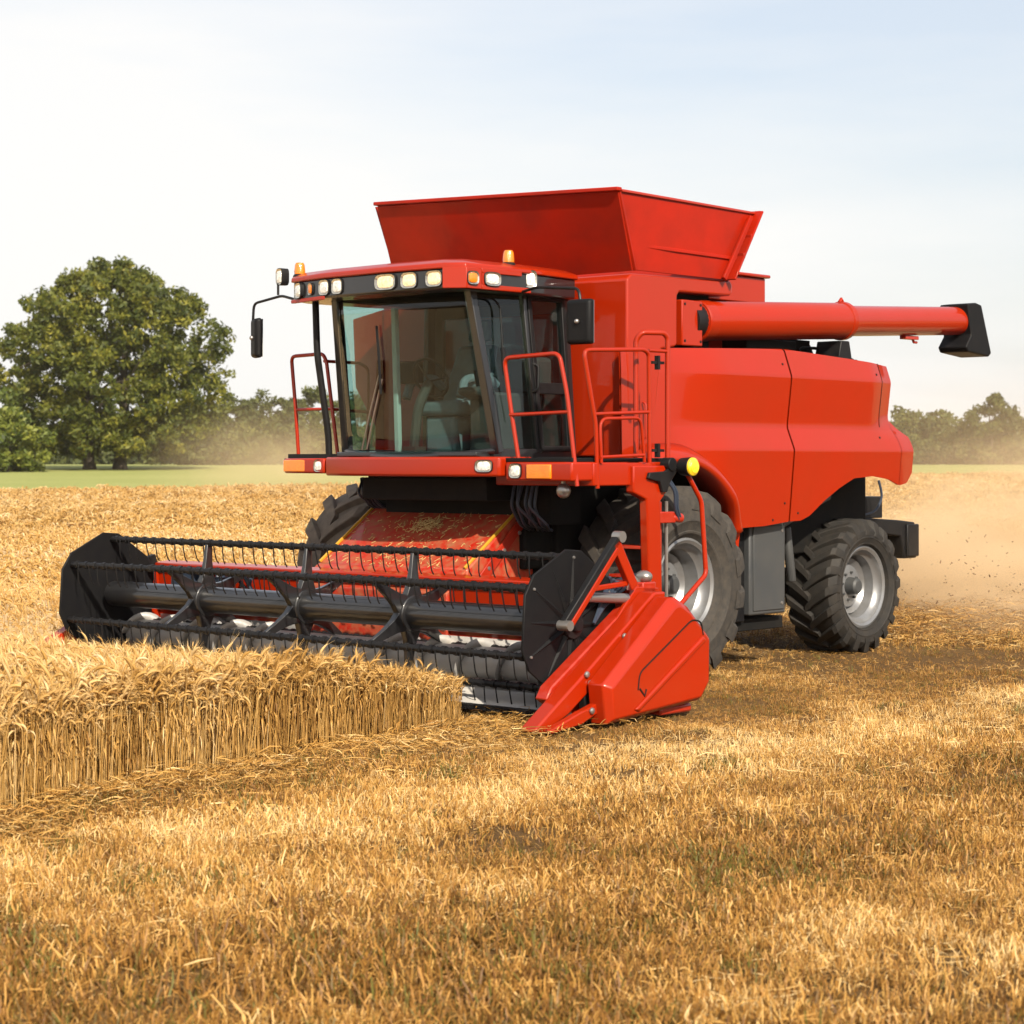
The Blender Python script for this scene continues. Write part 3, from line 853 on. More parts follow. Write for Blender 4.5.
MB().box(-1.93, -1.86, -1.44, 1.50, 1.45, 3.08).build('panel_seam', M['under'], CH)
for (x, z) in ((-3.52, 2.25), (-1.62, 1.44), (-2.04, 1.50), (-3.48, 2.90), (-1.80, 2.95), (-1.80, 1.60)):
    y = panel_y(x, z)
    MB().lathe([(0, y + .008), (.010, y + .007), (.014, y - .004)], (x, 0, z), 'y', 10).build('panel_bolt', M['black'], CH)
gv = MB().tube([(-3.60 - .10 * (k / 14) ** 2 * 0, panel_y(-3.60, 2.36 + .66 * k / 14) + .001, 2.36 + .66 * k / 14) for k in range(15)], .005, 6)
gv.build('panel_groove', M['under'], CH)
MB().tube(rounded([(.30, 1.575, 2.20), (.30, 1.61, 2.22), (.30, 1.61, 2.52), (.30, 1.575, 2.54)], .02), .010, 8).build('grab_handle', M['red_worn'], CH)
# closed body inside the panels
b = MB()
b.prism([(.42, 2.05), (.42, 3.0), (-1.9, 3.02), (-3.7, 2.93), (-3.84, 2.40), (-4.12, 2.2), (-4.14, 1.9), (-3.8, 1.86), (-3.0, 1.9), (-2.2, 1.6), (-1.2, 1.9), (-.9, 2.08)], -1.40, 1.40)
b.build('body_shell', M['under'], CH, bevel=.02)
b = MB().prism([(-3.70, 2.98), (-3.86, 2.40), (-4.0, 2.34), (-4.14, 2.22), (-4.18, 1.9), (-4.16, 1.86), (-4.12, 2.16), (-3.98, 2.28), (-3.84, 2.36), (-3.68, 2.9)], -1.5, 1.5)
b.build('rear_hood', M['red'], CH, bevel=.02)

# --- fender over the front wheels
def fender(side):
    rows = []
    for k in range(41):
        th = R(66 + (158 - 66) * k / 40)
        e = smooth(k / 8) * smooth((40 - k) / 10)
        row = []
        for r_, y in ((1.06, 1.50), (1.07, 1.70 + .11 * e), (1.10, 1.735 + .10 * e), (1.145, 1.735 + .085 * e), (1.20, 1.70 + .05 * e), (1.255, 1.655)):
            row.append((.05 + r_ * math.cos(th), side * y, .92 + r_ * math.sin(th)))
        rows.append(row)
    return MB().grid(rows).build('fender', M['red'], CH, solid=.012, ang=60)
fender(1); fender(-1)

# --- grain tank block behind the cab
gt = MB()
poly = [(.50, 2.05), (.50, 3.64), (.44, 3.69), (-1.06, 3.72), (-1.09, 3.68), (-1.09, 3.60), (-1.05, 3.575), (-.27, 3.565), (-.235, 3.53), (-.235, 3.09), (-.21, 3.06), (.0, 3.03), (.15, 2.05)]
gt.prism(poly, -1.555, 1.555)
tank = gt.build('grain_tank', M['red'], CH, bevel=.03, seg=3)
MB().prism([(-1.555, 2.42), (-1.66, 2.30), (-1.98, 2.75), (-2.02, 3.44), (-1.555, 3.52)], .40, .47, 'x').build('tank_side_shield', M['red'], tank, bevel=.012)
MB().box(-.95, -.24, -1.35, 1.38, 3.05, 3.575).build('auger_recess', M['under'], tank)
MB().box(-2.2, -.9, -1.25, .95, 3.03, 3.60).build('tank_rear_wall', M['red_tank'], tank, bevel=.02)
ap = MB().box(-.615, -.30, 1.40, 1.56, 3.075, 3.50)
app = ap.build('auger_pivot_box', M['red'], tank, bevel=.012)
for x in (-.34, -.58):
    for z in (3.12, 3.46):
        MB().lathe([(0, 1.568), (.012, 1.567), (.014, 1.555)], (x, 0, z), 'y', 8).build('bolt', M['black'], app)
# flared tank extension, four sheets with rolled rims
fb = [(.42, -1.42, 3.72), (.42, 1.56, 3.72)]; ft = [(.78, -1.33, 4.50), (.74, 1.66, 4.40)]
bb = [(-1.0, -1.42, 3.72), (-1.0, 1.56, 3.72)]; bt = [(-1.62, -1.5, 4.50), (-1.56, 1.55, 4.43)]
def sheet4(name, a, b_, c, d, th=.022, m='red_tank', extra=None):
    a, b_, c, d = map(Vector, (a, b_, c, d)); nrm = (b_ - a).cross(d - a).normalized() * th
    return MB().hexa([a, b_, c, d, a + nrm, b_ + nrm, c + nrm, d + nrm]).build(name, M[m], tank, bevel=.005)
sheet4('front_extension', fb[0], fb[1], ft[1], ft[0])
sheet4('rear_extension', bb[1], bb[0], bt[0], bt[1])
sl = sheet4('side_extension', (.39, 1.56, 3.72), (-.98, 1.56, 3.72), (-1.50, 1.56, 4.39), (.72, 1.64, 4.39))
sheet4('side_extension', (-.98, -1.42, 3.72), (.39, -1.42, 3.72), (.74, -1.40, 4.50), (-1.58, -1.5, 4.49))
rim_ = MB()
rim_.bar((.80, -1.35, 4.515), (.76, 1.68, 4.405), .07, .035)
rim_.build('extension_rim', M['red_tank'], tank, bevel=.008)
rim_ = MB().bar((.72, 1.66, 4.395), (-1.46, 1.575, 4.385), .05, .025)
rim_.build('extension_rim', M['red_worn'], tank, bevel=.006)
MB().bar((.40, 1.565, 3.72), (.735, 1.65, 4.40), .035, .035).build('extension_corner', M['red_tank'], tank, bevel=.006)
# crease across the side sheet and the rear flange with its ribs
MB().prism([(.30, 3.925), (.31, 3.96), (-1.13, 3.945), (-1.10, 3.91)], 1.565, 1.60).build('extension_crease', M['red_tank'], tank, bevel=.008)
fl = MB()
a, c = Vector((-.97, 1.60, 3.72)), Vector((-1.42, 1.60, 4.40))
fl.bar(a, c, .16, .02, up=(.6, 0, .5))
fl.bar(a + Vector((.10, .02, 0)), c + Vector((.12, .02, -.06)), .03, .05, up=(.6, 0, .5))
for f in (.35, .62): 
    q = a.lerp(c, f); fl.bar(q + Vector((.0, -.07, 0)), q + Vector((.0, .07, 0)), .03, .05)
fl.build('extension_flange', M['red_tank'], tank, bevel=.004)
# lid housing behind the tank
lid = MB().box(-2.42, -1.30, -.2, 1.0, 3.60, 3.86); lid.box(-2.46, -1.30, -.24, 1.04, 3.86, 3.895)
lid.build('engine_air_box', M['red'], CH, bevel=.012)

# --- engine deck clutter
d = MB()
d.box(-3.6, -.9, -1.35, 1.34, 2.98, 3.07)
d.box(-2.6, -1.75, .3, 1.25, 3.05, 3.22); d.box(-3.0, -2.5, -.2, 1.15, 3.05, 3.25)
d.tube(rounded([(-2.7, 1.2, 3.05), (-2.72, 1.22, 3.16), (-3.0, 1.22, 3.17), (-3.72, 1.22, 3.07), (-3.74, 1.22, 2.96)], .05), .018, 8)
d.tube(rounded([(-2.9, 1.0, 3.05), (-2.95, 1.05, 3.22), (-3.1, 1.05, 3.22), (-3.2, 1.05, 3.05)], .06), .03, 8)
d.prism([(-2.72, 3.12), (-3.68, 3.03), (-3.68, 2.99), (-2.72, 3.07)], .95, 1.30)
d.build('engine_deck', M['black_matt'], CH, bevel=.01)

# --- unloading auger
def A(f): return Vector((-.68, 1.42, 3.325)).lerp(Vector((-5.60, 1.42, 3.57)), f)
au = MB()
au.tube([A(-.005), A(.012), A(.505), A(.508)], [.165, .187, .187, .187], 40)
aug = au.build('unloading_auger', M['red'], CH, ang=40)
MB().tube([A(.50), A(.51), A(.54), A(1.0)], [.19, .185, .158, .156], 40).build('outer_tube', M['red'], aug, ang=40)
ring = MB().tube([A(.497), A(.499), A(.511), A(.513)], [.187, .199, .199, .187], 40)
ring.tube([A(.498) + Vector((0, 0, .19)), A(.505) + Vector((0, 0, .225)), A(.513) + Vector((0, 0, .18))], .02, 6)
ring.build('auger_flange', M['red'], aug, ang=40)
MB().tube([A(.0), A(.002), A(.03), A(.032)], [.187, .198, .198, .187], 40).build('auger_flange', M['red'], aug, ang=40)
MB().tube([A(-.03), A(.0)], [.17, .17], 24).build('auger_elbow', M['black'], aug)
e = A(1.0)
sp = MB().prism([(-5.42, 3.745), (-5.60, 3.765), (-5.72, 3.745), (-5.94, 3.215), (-5.88, 3.175), (-5.42, 3.215), (-5.38, 3.27), (-5.50, 3.40)], 1.24, 1.60)
sp.build('spout', M['black_matt'], aug, bevel=.018, seg=3)
MB().tube([A(.985), A(.987), A(1.012), A(1.014)], [.156, .172, .172, .156], 32).build('spout_ring', M['black'], aug)
hk = MB().box(-4.62, -4.36, 1.38, 1.46, 3.315, 3.355); hk.tube([(-4.55, 1.42, 3.335), (-4.58, 1.42, 3.29), (-4.64, 1.42, 3.29)], .016, 6)
hk.build('auger_hook', M['red_worn'], aug, bevel=.004)
cr = MB().prism([(-3.0, 3.05), (-3.25, 3.05), (-3.20, 3.24), (-3.05, 3.24)], 1.2, 1.5); cr.build('auger_cradle', M['black'], CH, bevel=.01)

# --- cab
cab_o = (0, 0, 0)
def WS(f, t):
    """windscreen point: f 0 right .. 1 left, t 0 bottom .. 1 top"""
    yb, yt = -.87 + f * 1.89, -.72 + f * 1.66
    bow = math.sin(PI * f)
    xb, xt = 1.66 + .22 * bow, 1.94 + .14 * bow
    zb, zt = 2.115 - .055 * bow, 3.50
    return Vector((xb + (xt - xb) * t, yb + (yt - yb) * t, zb + (zt - zb) * t))
cs = MB()
# floor, ceiling, posts
cs.prism([(.55, 2.02), (1.62, 2.02), (1.84, 2.05), (1.84, 2.09), (1.64, 2.10), (.55, 2.10)], -.80, .96)
cs.box(.56, 1.95, -.80, .98, 3.47, 3.53)
for f in (0, 1):
    s = 1 if f else -1
    a, c = WS(f, 0), WS(f, 1)
    cs.bar(a + Vector((-.03, 0, -.04)), c + Vector((-.03, 0, .02)), .085, .075, up=(1, 0, .1))
cs.bar((1.06, .985, 2.08), (1.20, .93, 3.50), .055, .07, up=(1, 0, 0))
cs.bar((.60, .97, 2.05), (.66, .92, 3.50), .06, .12, up=(1, 0, 0))
cs.bar((.60, -.82, 2.05), (.66, -.74, 3.50), .06, .12, up=(1, 0, 0))
cs.bar((.60, .975, 2.07), (1.66, .985, 2.07), .05, .09)
cs.bar((.60, -.83, 2.07), (1.66, -.85, 2.07), .05, .09)
rows = [WS(k / 16, 0) + Vector((-.01, 0, -.015)) for k in range(17)]
cs.tube(rows, .028, 6)
rows = [WS(k / 16, 1) + Vector((-.02, 0, .01)) for k in range(17)]
cs.tube(rows, .035, 6)
cab = cs.build('cab', M['black_gloss'], CH, bevel=.008)
wsr = [[WS(k / 20, j / 8) for k in range(21)] for j in range(9)]
MB().grid(wsr).build('windscreen', M['glass'], cab, solid=.006, ang=60)
def pane(name, a, b_, c, d, m='glass_side'):
    a, b_, c, d = map(Vector, (a, b_, c, d)); n_ = (b_ - a).cross(d - a).normalized() * .006
    return MB().hexa([a, b_, c, d, a + n_, b_ + n_, c + n_, d + n_]).build(name, M[m], cab)
pane('side_window', (1.07, .99, 2.12), (1.66, 1.0, 2.12), (1.93, .93, 3.48), (1.20, .93, 3.48))
pane('side_window', (.64, -.83, 2.12), (1.66, -.86, 2.12), (1.93, -.73, 3.48), (.68, -.75, 3.48), 'glass')
# door at the rear of the left wall
dr = MB()
def dpt(x, z): 
    f = (z - 2.1) / 1.4
    return (x + .10 * f, .995 - .06 * f, z)
P4 = [dpt(.63, 2.12), dpt(1.04, 2.12), dpt(1.06, 3.47), dpt(.60, 3.47)]
for i in range(4): dr.bar(P4[i], P4[(i + 1) % 4], .05, .07, up=(0, 1, 0))
dr.bar(dpt(.64, 2.66), dpt(1.04, 2.66), .10, .05, up=(0, 1, 0))
dr_ = dr.build('cab_door', M['black'], cab, bevel=.006)
pane('door_window', dpt(.65, 2.14), dpt(1.02, 2.14), dpt(1.04, 3.45), dpt(.62, 3.45))
MB().tube(rounded([dpt(1.1, 2.62), (1.12, 1.04, 2.64), (1.10, 1.03, 2.86), dpt(1.08, 2.88)], .03), .012, 8).build('door_handle', M['black'], cab)
# interior
rw = MB().box(.57, .62, -.72, .88, 2.08, 2.62); rw.box(.57, .62, -.72, .88, 3.36, 3.48); rw.box(.57, .62, -.72, -.62, 2.62, 3.36); rw.box(.57, .62, .78, .88, 2.62, 3.36); rw.build('rear_cab_wall', M['cab_in'], cab)
pane('rear_window', (.60, -.62, 2.62), (.60, .78, 2.62), (.60, .78, 3.36), (.60, -.62, 3.36), 'glass')
se = MB().box(.95, 1.42, -.20, .34, 2.42, 2.56); se.box(1.0, 1.38, -.12, .26, 2.08, 2.42)
seat = se.build('seat', M['seat'], cab, bevel=.05, seg=3)
MB().hexa([(.98, -.20, 2.52), (1.10, -.20, 2.52), (1.10, .34, 2.52), (.98, .34, 2.52), (.80, -.16, 3.08), (.90, -.16, 3.08), (.90, .30, 3.08), (.80, .30, 3.08)]).build('backrest', M['seat'], cab, bevel=.045, seg=3)
MB().hexa([(.79, -.06, 3.12), (.88, -.06, 3.12), (.88, .20, 3.12), (.79, .20, 3.12), (.76, -.04, 3.32), (.84, -.04, 3.32), (.84, .18, 3.32), (.76, .18, 3.32)]).build('headrest', M['seat'], cab, bevel=.03, seg=3)
for y in (-.27, .41):
    MB().tube(rounded([(.98, y, 2.70), (1.1, y, 2.78), (1.40, y, 2.74), (1.46, y, 2.58)], .06), .042, 10).build('armrest', M['seat'], cab)
cl_ = MB().tube(rounded([(1.72, .08, 2.08), (1.66, .08, 2.5), (1.52, .08, 2.72)], .1), .045, 10); cl_.box(1.64, 1.78, .0, .16, 2.08, 2.14)
cl_.build('steering_column', M['cab_in'], cab)
swh = MB(); pts = [Vector((1.50 + .08 * math.sin(a), .08 + .20 * math.cos(a), 2.76 + .17 * math.sin(a))) for a in np.linspace(0, 2 * PI, 33)]
swh.tube(pts, .014, 8)
for a in (0, 2.1, 4.2): swh.tube([(1.52, .08, 2.73), (1.50 + .08 * math.sin(a), .08 + .20 * math.cos(a), 2.76 + .17 * math.sin(a))], .010, 6)
swh.build('steering_wheel', M['black'], cab)
MB().bar((1.55, -.28, 2.10), (1.68, -.20, 3.40), .055, .05, up=(1, 0, 0)).build('monitor_post', M['pale'], cab, bevel=.008)
mo = MB().box(1.40, 1.50, -.36, -.10, 2.72, 2.92); mo.build('monitor', M['black'], cab, bevel=.012)
co = MB().box(.75, 1.40, .46, .78, 2.08, 2.62); co.prism([(1.40, 2.55), (1.58, 2.60), (1.58, 2.66), (1.36, 2.68)], .48, .72)
co.build('console', M['cab_in'], cab, bevel=.03)
MB().box(.70, .95, .50, .86, 2.62, 2.95).build('jacket', M['cab_in'], cab, bevel=.05, seg=3)
MB().tube([(1.42, .60, 2.65), (1.46, .60, 2.82)], .022, 8).build('control_lever', M['black'], cab)
# wipers lying on the windscreen
for a_, b_ in (((.20, .02), (.40, .50)), ((.25, .03), (.42, .47))):
    p0, p1 = WS(*a_) + Vector((.018, 0, 0)), WS(*b_) + Vector((.018, 0, 0))
    MB().tube([p0, p0.lerp(p1, .5) + Vector((.008, 0, 0)), p1], .007, 6).build('wiper_arm', M['steel'], cab)
MB().tube([WS(.41, .80) + Vector((.022, 0, 0)), WS(.415, .60) + Vector((.03, 0, 0)), WS(.405, .38) + Vector((.024, 0, 0))], .012, 6).build('wiper_blade', M['black'], cab)
# side wiper outside the left window
MB().tube(rounded([(1.93, .965, 3.43), (1.62, .975, 3.42), (1.56, .985, 3.35), (1.55, 1.01, 2.9), (1.45, 1.02, 2.35)], .05), .009, 6).build('wiper_arm', M['black'], cab)
MB().tube([(1.565, 1.015, 3.0), (1.545, 1.03, 2.75)], .02, 8).build('wiper_blade', M['black'], cab)

# roof: black lamp band with a red cap
rf = MB()
plan = [(.62, -1.0), (.62, 1.08), (1.38, 1.17), (2.16, 1.14), (2.26, .98), (2.30, .3), (2.26, -.55), (2.16, -1.06), (1.9, -1.16), (1.2, -1.12)]
cxy = (1.4, .02)
def off(p, k): return (cxy[0] + (p[0] - cxy[0]) * k, cxy[1] + (p[1] - cxy[1]) * k)
rf.prism([off(p, .985) for p in plan], 3.47, 3.655, 'z')
roof = rf.build('cab_roof', M['black_gloss'], cab, bevel=.02)
cap = MB()
L0, L1, L2 = [off(p, 1.005) for p in plan], [off(p, 1.0) for p in plan], [off(p, .90) for p in plan]
n_ = len(plan)
cap.add([(x, y, 3.645) for x, y in L0] + [(x, y, 3.69) for x, y in L1] + [(x, y, 3.735) for x, y in L2],
        [tuple(range(n_ - 1, -1, -1)), tuple(range(2 * n_, 3 * n_))] + [(j * n_ + i, j * n_ + (i + 1) % n_, (j + 1) * n_ + (i + 1) % n_, (j + 1) * n_ + i) for j in (0, 1) for i in range(n_)])
cap.build('roof_cap', M['red'], cab, bevel=.012)
# red cheek at the left front corner and a red lip under the band on the right
MB().prism([(1.98, 1.158), (2.165, 1.155), (2.29, .985), (2.27, .98), (2.15, 1.12), (1.98, 1.13)], 3.475, 3.655, 'z').build('roof_cheek', M['red'], cab, bevel=.006)
MB().prism([(1.36, 1.172), (1.98, 1.160), (1.98, 1.13), (1.36, 1.13)], 3.475, 3.52, 'z').build('roof_cheek', M['red'], cab, bevel=.006)
MB().prism([(1.48, 1.172), (1.98, 1.162), (1.98, 1.13), (1.48, 1.13)], 3.615, 3.66, 'z').build('roof_cheek', M['red'], cab, bevel=.006)
MB().prism([(1.80, 1.166), (1.98, 1.162), (1.98, 1.13), (1.80, 1.13)], 3.52, 3.615, 'z').build('roof_cheek', M['red'], cab)
MB().prism([(2.14, -1.09), (2.27, -.55), (2.26, -.5), (2.12, -1.05)], 3.455, 3.49, 'z').build('roof_cheek', M['red'], cab, bevel=.006)

def lamp(name, c, nrm, w, h, m, parent, depth=.05, house=None):
    """rectangular lamp with rounded corners: dark housing and a glass face bulging along nrm"""
    c = Vector(c); nrm = Vector(nrm).normalized(); sd_ = Vector((0, 0, 1)).cross(nrm).normalized(); up = nrm.cross(sd_)
    def ring(sw, shh, dz):
        out = []
        for k in range(20):
            a = 2 * PI * k / 20; ca, sa = math.cos(a), math.sin(a)
            q = (abs(ca) ** 4 + abs(sa) ** 4) ** -.25
            out.append(c + sd_ * (ca * q * w / 2 * sw) + up * (sa * q * h / 2 * shh) + nrm * dz)
        return out
    hs = MB(); n = 20
    R_ = [ring(1.05, 1.06, -depth), ring(1.06, 1.08, .006), ring(1.0, 1.0, .010), ring(.98, .98, -.004)]
    hs.add(sum(R_, []), [(j * n + k, j * n + (k + 1) % n, (j + 1) * n + (k + 1) % n, (j + 1) * n + k) for j in range(3) for k in range(n)] + [tuple(range(n)), tuple(range(3 * n, 4 * n))])
    o = hs.build(name, M[house or 'black'], parent)
    bw = MB(); B_ = [ring(1.0, 1.0, .011), ring(.74, .74, .004)]
    bw.add(sum(B_, []), [(k, (k + 1) % n, n + (k + 1) % n, n + k) for k in range(n)])
    bw.build('lamp_reflector', M['chrome'], parent, recalc=False)
    g = MB(); G = [ring(.78, .78, 0), ring(.70, .70, .012), ring(.40, .40, .018)]
    g.add(sum(G, []), [(j * n + k, j * n + (k + 1) % n, (j + 1) * n + (k + 1) % n, (j + 1) * n + k) for j in range(2) for k in range(n)] + [tuple(range(n)), tuple(range(2 * n, 3 * n))])
    go = g.build('lamp_glass' if parent is None else name.replace('lamp', 'lamp_glass'), M[m], parent)
    return o
def front_n(y): return (1, .12 * (y - .2) if abs(y) < .9 else .35 * (1 if y > 0 else -1.2), 0)
def front_x(y):
    pts = [(-1.06, 2.16), (-.55, 2.26), (.3, 2.30), (.98, 2.26), (1.14, 2.16)]
    x = lerp_tab(y, pts); return cxy[0] + (x - cxy[0]) * .985 + .004
for y, w, m in ((-.95, .15, 'lampglass'), (-.52, .13, 'lampglass'), (-.34, .13, 'lampglass'), (.30, .23, 'lampwarm'), (.575, .17, 'lampwarm'), (.86, .165, 'lampwarm')):
    lamp('work_lamp', (front_x(y), y, 3.565), front_n(y), w * 1.08, .135, m, cab)
lamp('turn_lamp', (front_x(-.74), -.74, 3.565), (1, -.3, 0), .085, .105, 'amber', cab)
lamp('turn_lamp', (2.10, 1.165, 3.565), (.15, 1, 0), .12, .11, 'amber', cab)
lamp('work_lamp', (1.86, 1.17, 3.568), (.05, 1, 0), .19, .115, 'lampglass', cab)
lamp('work_lamp', (1.36, 1.16, 3.60), (.45, 1, 0), .12, .15, 'lampglass', cab, depth=.10)
lamp('work_lamp', (1.93, -1.48, 3.74), (1, -.2, 0), .11, .15, 'lampglass', cab, depth=.07)
def beacon(x, y, z):
    b1 = MB().lathe([(.0, 0), (.062, 0), (.062, .03), (.05, .045), (.0, .045)], (x, y, z), 'z', 16).build('beacon_base', M['black'], cab)
    MB().lathe([(.0, .04), (.050, .045), (.052, .07), (.046, .13), (.036, .150), (.0, .156)], (x, y, z), 'z', 18).build('beacon', M['amber'], cab)
beacon(1.50, 1.03, 3.70); beacon(2.02, -1.10, 3.69)
# mirrors
def mirror(side, arm, c, w, h, yaw):
    MB().tube(rounded(arm, .06), .013, 8).build('mirror_arm', M['black'], cab)
    c = Vector(c); n_ = Vector((math.cos(yaw), math.sin(yaw), 0)); s_ = Vector((-math.sin(yaw), math.cos(yaw), 0)); z = Vector((0, 0, 1))
    a = [c + s_ * (w / 2 * i) + z * (h / 2 * j) - n_ * .03 for i, j in ((-1, -1), (1, -1), (1, 1), (-1, 1))]
    b2 = [c + s_ * (w / 2 * i * .86) + z * (h / 2 * j * .92) + n_ * .04 for i, j in ((-1, -1), (1, -1), (1, 1), (-1, 1))]
    MB().hexa(a + b2).build('mirror', M['black_matt'], cab, bevel=.028, seg=3)
    g_ = [c + s_ * (w / 2 * i * .86) + z * (h / 2 * j * .92) - n_ * .034 for i, j in ((-1, -1), (1, -1), (1, 1), (-1, 1))]
    MB().hexa(g_ + [p - n_ * .004 for p in g_]).build('mirror_glass', M['mirror'], cab)
    bl = MB().ball(c + n_ * .05, .022); bl.build('mirror_bolt', M['steel'], cab)
mirror(1, [(1.45, 1.12, 3.48), (1.60, 1.45, 3.50), (1.72, 2.02, 3.45), (1.74, 2.06, 3.30)], (1.74, 2.05, 3.17), .27, .39, .10)
mirror(-1, [(2.05, -1.08, 3.49), (1.93, -1.45, 3.56), (1.90, -1.88, 3.51), (1.90, -1.90, 3.25)], (1.90, -1.84, 3.18), .19, .39, -.42)
MB().tube([(1.93, -1.50, 3.57), (1.93, -1.50, 3.68)], .012, 6).build('lamp_stalk', M['black'], cab)
# round fill lamp on the tank front
fl_ = MB().lathe([(0, .10), (.06, .10), (.078, .085), (.078, .03), (.03, .0)], (.50, 1.10, 3.34), 'x', 18); fl_.build('tank_lamp', M['black'], tank, bevel=.004)
MB().lathe([(0, .106), (.045, .103), (.05, .095)], (.50, 1.10, 3.34), 'x', 16).build('tank_lamp_glass', M['lampglass'], tank)

# --- cab platform, bumper and lamps
pf = MB()
pf.prism([(1.55, -.80), (1.98, -.80), (2.09, -.35), (2.12, .3), (2.09, .95), (1.98, 1.36), (1.55, 1.36)], 1.875, 2.045, 'z')
plat = pf.build('cab_bumper', M['red'], CH, bevel=.022, seg=3)
MB().prism([(1.5, -1.45), (1.93, -1.42), (1.98, -.82), (1.5, -.82)], 1.895, 2.035, 'z').build('bumper_end', M['red'], plat, bevel=.018)
MB().prism([(1.2, 1.38), (1.93, 1.38), (1.93, 2.12), (1.72, 2.14), (1.2, 2.14)], 1.84, 2.00, 'z').build('bumper_end', M['red'], plat, bevel=.018)
MB().box(.85, 1.69, 1.05, 2.155, 1.80, 1.995).build('platform', M['red'], CH, bevel=.012)
MB().box(.62, 1.90, .98, 2.10, 2.0, 2.035).build('platform_tread', M['black_matt'], CH, bevel=.006)
MB().box(.62, 1.90, -1.45, -.86, 2.0, 2.035).build('platform_tread', M['black_matt'], CH, bevel=.006)
lamp('headlamp', (1.985, -.62, 1.965), (1, -.25, 0), .16, .10, 'lampglass', plat)
lamp('headlamp', (2.025, 1.22, 1.965), (1, .25, 0), .16, .10, 'lampglass', plat)
lamp('headlamp', (1.965, -.90, 1.965), (1, 0, 0), .12, .11, 'lampglass', plat)
lamp('headlamp', (1.935, 1.50, 1.925), (1, 0, 0), .13, .12, 'lampglass', plat)
def rect_lamp(y0, y1, x, z0, z1):
    MB().box(x - .02, x + .012, y0, y1, z0, z1).build('marker_lamp', M['amber'], plat, bevel=.008)
rect_lamp(-1.40, -1.10, 1.945, 1.91, 2.02); rect_lamp(1.63, 1.90, 1.935, 1.86, 1.98)
hl = MB().ball((1.80, 1.92, 1.76), .065, .9, 1, 1); hl.tube([(1.80, 1.92, 1.76), (1.80, 1.92, 1.86)], .02, 6); hl.build('low_lamp', M['steel'], plat)
# underside panel below the cab
ub = MB().box(1.2, 1.75, -.55, 1.0, 1.66, 1.86); ub.box(.9, 1.3, -.7, 1.35, 1.45, 1.9)
ub.build('cab_underside', M['under'], CH, bevel=.01)
hz = MB()
for k in range(9):
    y = -.95 + .02 * k + rng.normal(0, .02); 
    hz.tube(rounded([(1.35, y, 1.85), (1.45 + rng.normal(0, .05), y + .05, 1.70), (1.3, y + rng.normal(0, .08), 1.58), (1.1, y + .1, 1.55)], .05), .014, 6)
hz.build('hydraulic_hoses', M['hose'], CH); hz = MB()
for k in range(7):
    y = 1.1 + .05 * k + rng.normal(0, .02)
    hz.tube(rounded([(1.5, y, 1.85), (1.55 + rng.normal(0, .06), y, 1.62), (1.42, y + rng.normal(0, .06), 1.45), (1.2, y - .1, 1.4)], .05), .014, 6)
hz.build('hydraulic_hoses', M['hose'], CH)

# --- handrails
def rail(name, path, r=.019, rad=.09, m='red'):
    return MB().tube(rounded(path, rad), r, 10).build(name, M[m], CH, ang=60)
# front left rail
hr = MB()
hr.tube(rounded([(1.86, 1.48, 1.97), (1.88, 1.40, 2.45), (1.90, 1.34, 2.885), (1.90, 1.96, 2.905), (1.88, 2.03, 2.55), (1.86, 2.12, 1.80)], .07), .019, 10)
hr.tube([(1.885, 1.395, 2.40), (1.88, 2.05, 2.415)], .016, 10)
hr.build('handrail', M['red'], CH, ang=60)
hr = MB()
hr.tube(rounded([(1.62, 2.14, 1.78), (1.64, 2.14, 2.3), (1.78, 2.12, 2.93), (1.0, 2.14, 2.965), (.93, 2.14, 2.93), (.92, 2.14, 1.75)], .07), .019, 10)
hr.tube([(1.66, 2.14, 2.40), (.92, 2.14, 2.43)], .016, 10)
hr.build('handrail', M['red'], CH, ang=60)
hr = MB()
hr.tube(rounded([(1.60, 2.165, 1.99), (1.62, 2.165, 2.36), (1.07, 2.165, 2.38), (1.02, 2.165, 2.0)], .09), .015, 10)
hr.tube([(1.62, 2.165, 2.04), (1.03, 2.165, 2.06)], .015, 10)
hr.build('gate_rail', M['red'], CH, ang=60)
hr = MB()
hr.tube(rounded([(.93, 2.0, 2.02), (.93, 2.0, 3.06), (.90, 2.04, 3.12), (.72, 2.14, 3.12), (.68, 2.15, 3.08), (.68, 2.15, 1.95)], .05), .024, 10)
hr.tube([(.93, 2.14, 2.96), (.68, 2.15, 2.96)], .016, 8)
hr.build('handrail', M['red'], CH, ang=60)
lt = MB()
for z in (2.86, 2.10): lt.box(.70, .86, 2.10, 2.13, z - .012, z + .012); lt.box(.77, .80, 2.10, 2.14, z - .06, z + .06)
lt.build('gate_latch', M['black'], CH)
# right side rail
hr = MB()
hr.tube(rounded([(1.58, -1.60, 2.03), (1.60, -1.62, 2.5), (1.62, -1.66, 3.01), (1.62, -1.22, 3.02), (1.62, -1.17, 2.95), (1.58, -1.05, 2.03)], .06), .018, 10)
hr.tube([(1.60, -1.62, 2.50), (1.60, -1.10, 2.50)], .015, 8)
hr.tube(rounded([(1.62, -1.2, 2.95), (1.1, -1.25, 2.95), (1.0, -1.25, 2.9), (1.0, -1.25, 2.03)], .06), .016, 8)
hr.tube([(1.60, -1.15, 2.50), (1.0, -1.25, 2.48)], .015, 8)
hr.build('handrail', M['red'], CH, ang=60)
hr = MB().tube(rounded([(1.98, -.93, 3.47), (1.96, -.93, 3.0), (1.80, -.95, 2.25), (1.78, -.96, 2.03)], .1), .032, 10)
hr.box(1.55, 1.85, -1.45, -.88, 2.035, 2.075)
hr.build('roof_post', M['black'], CH, ang=50)

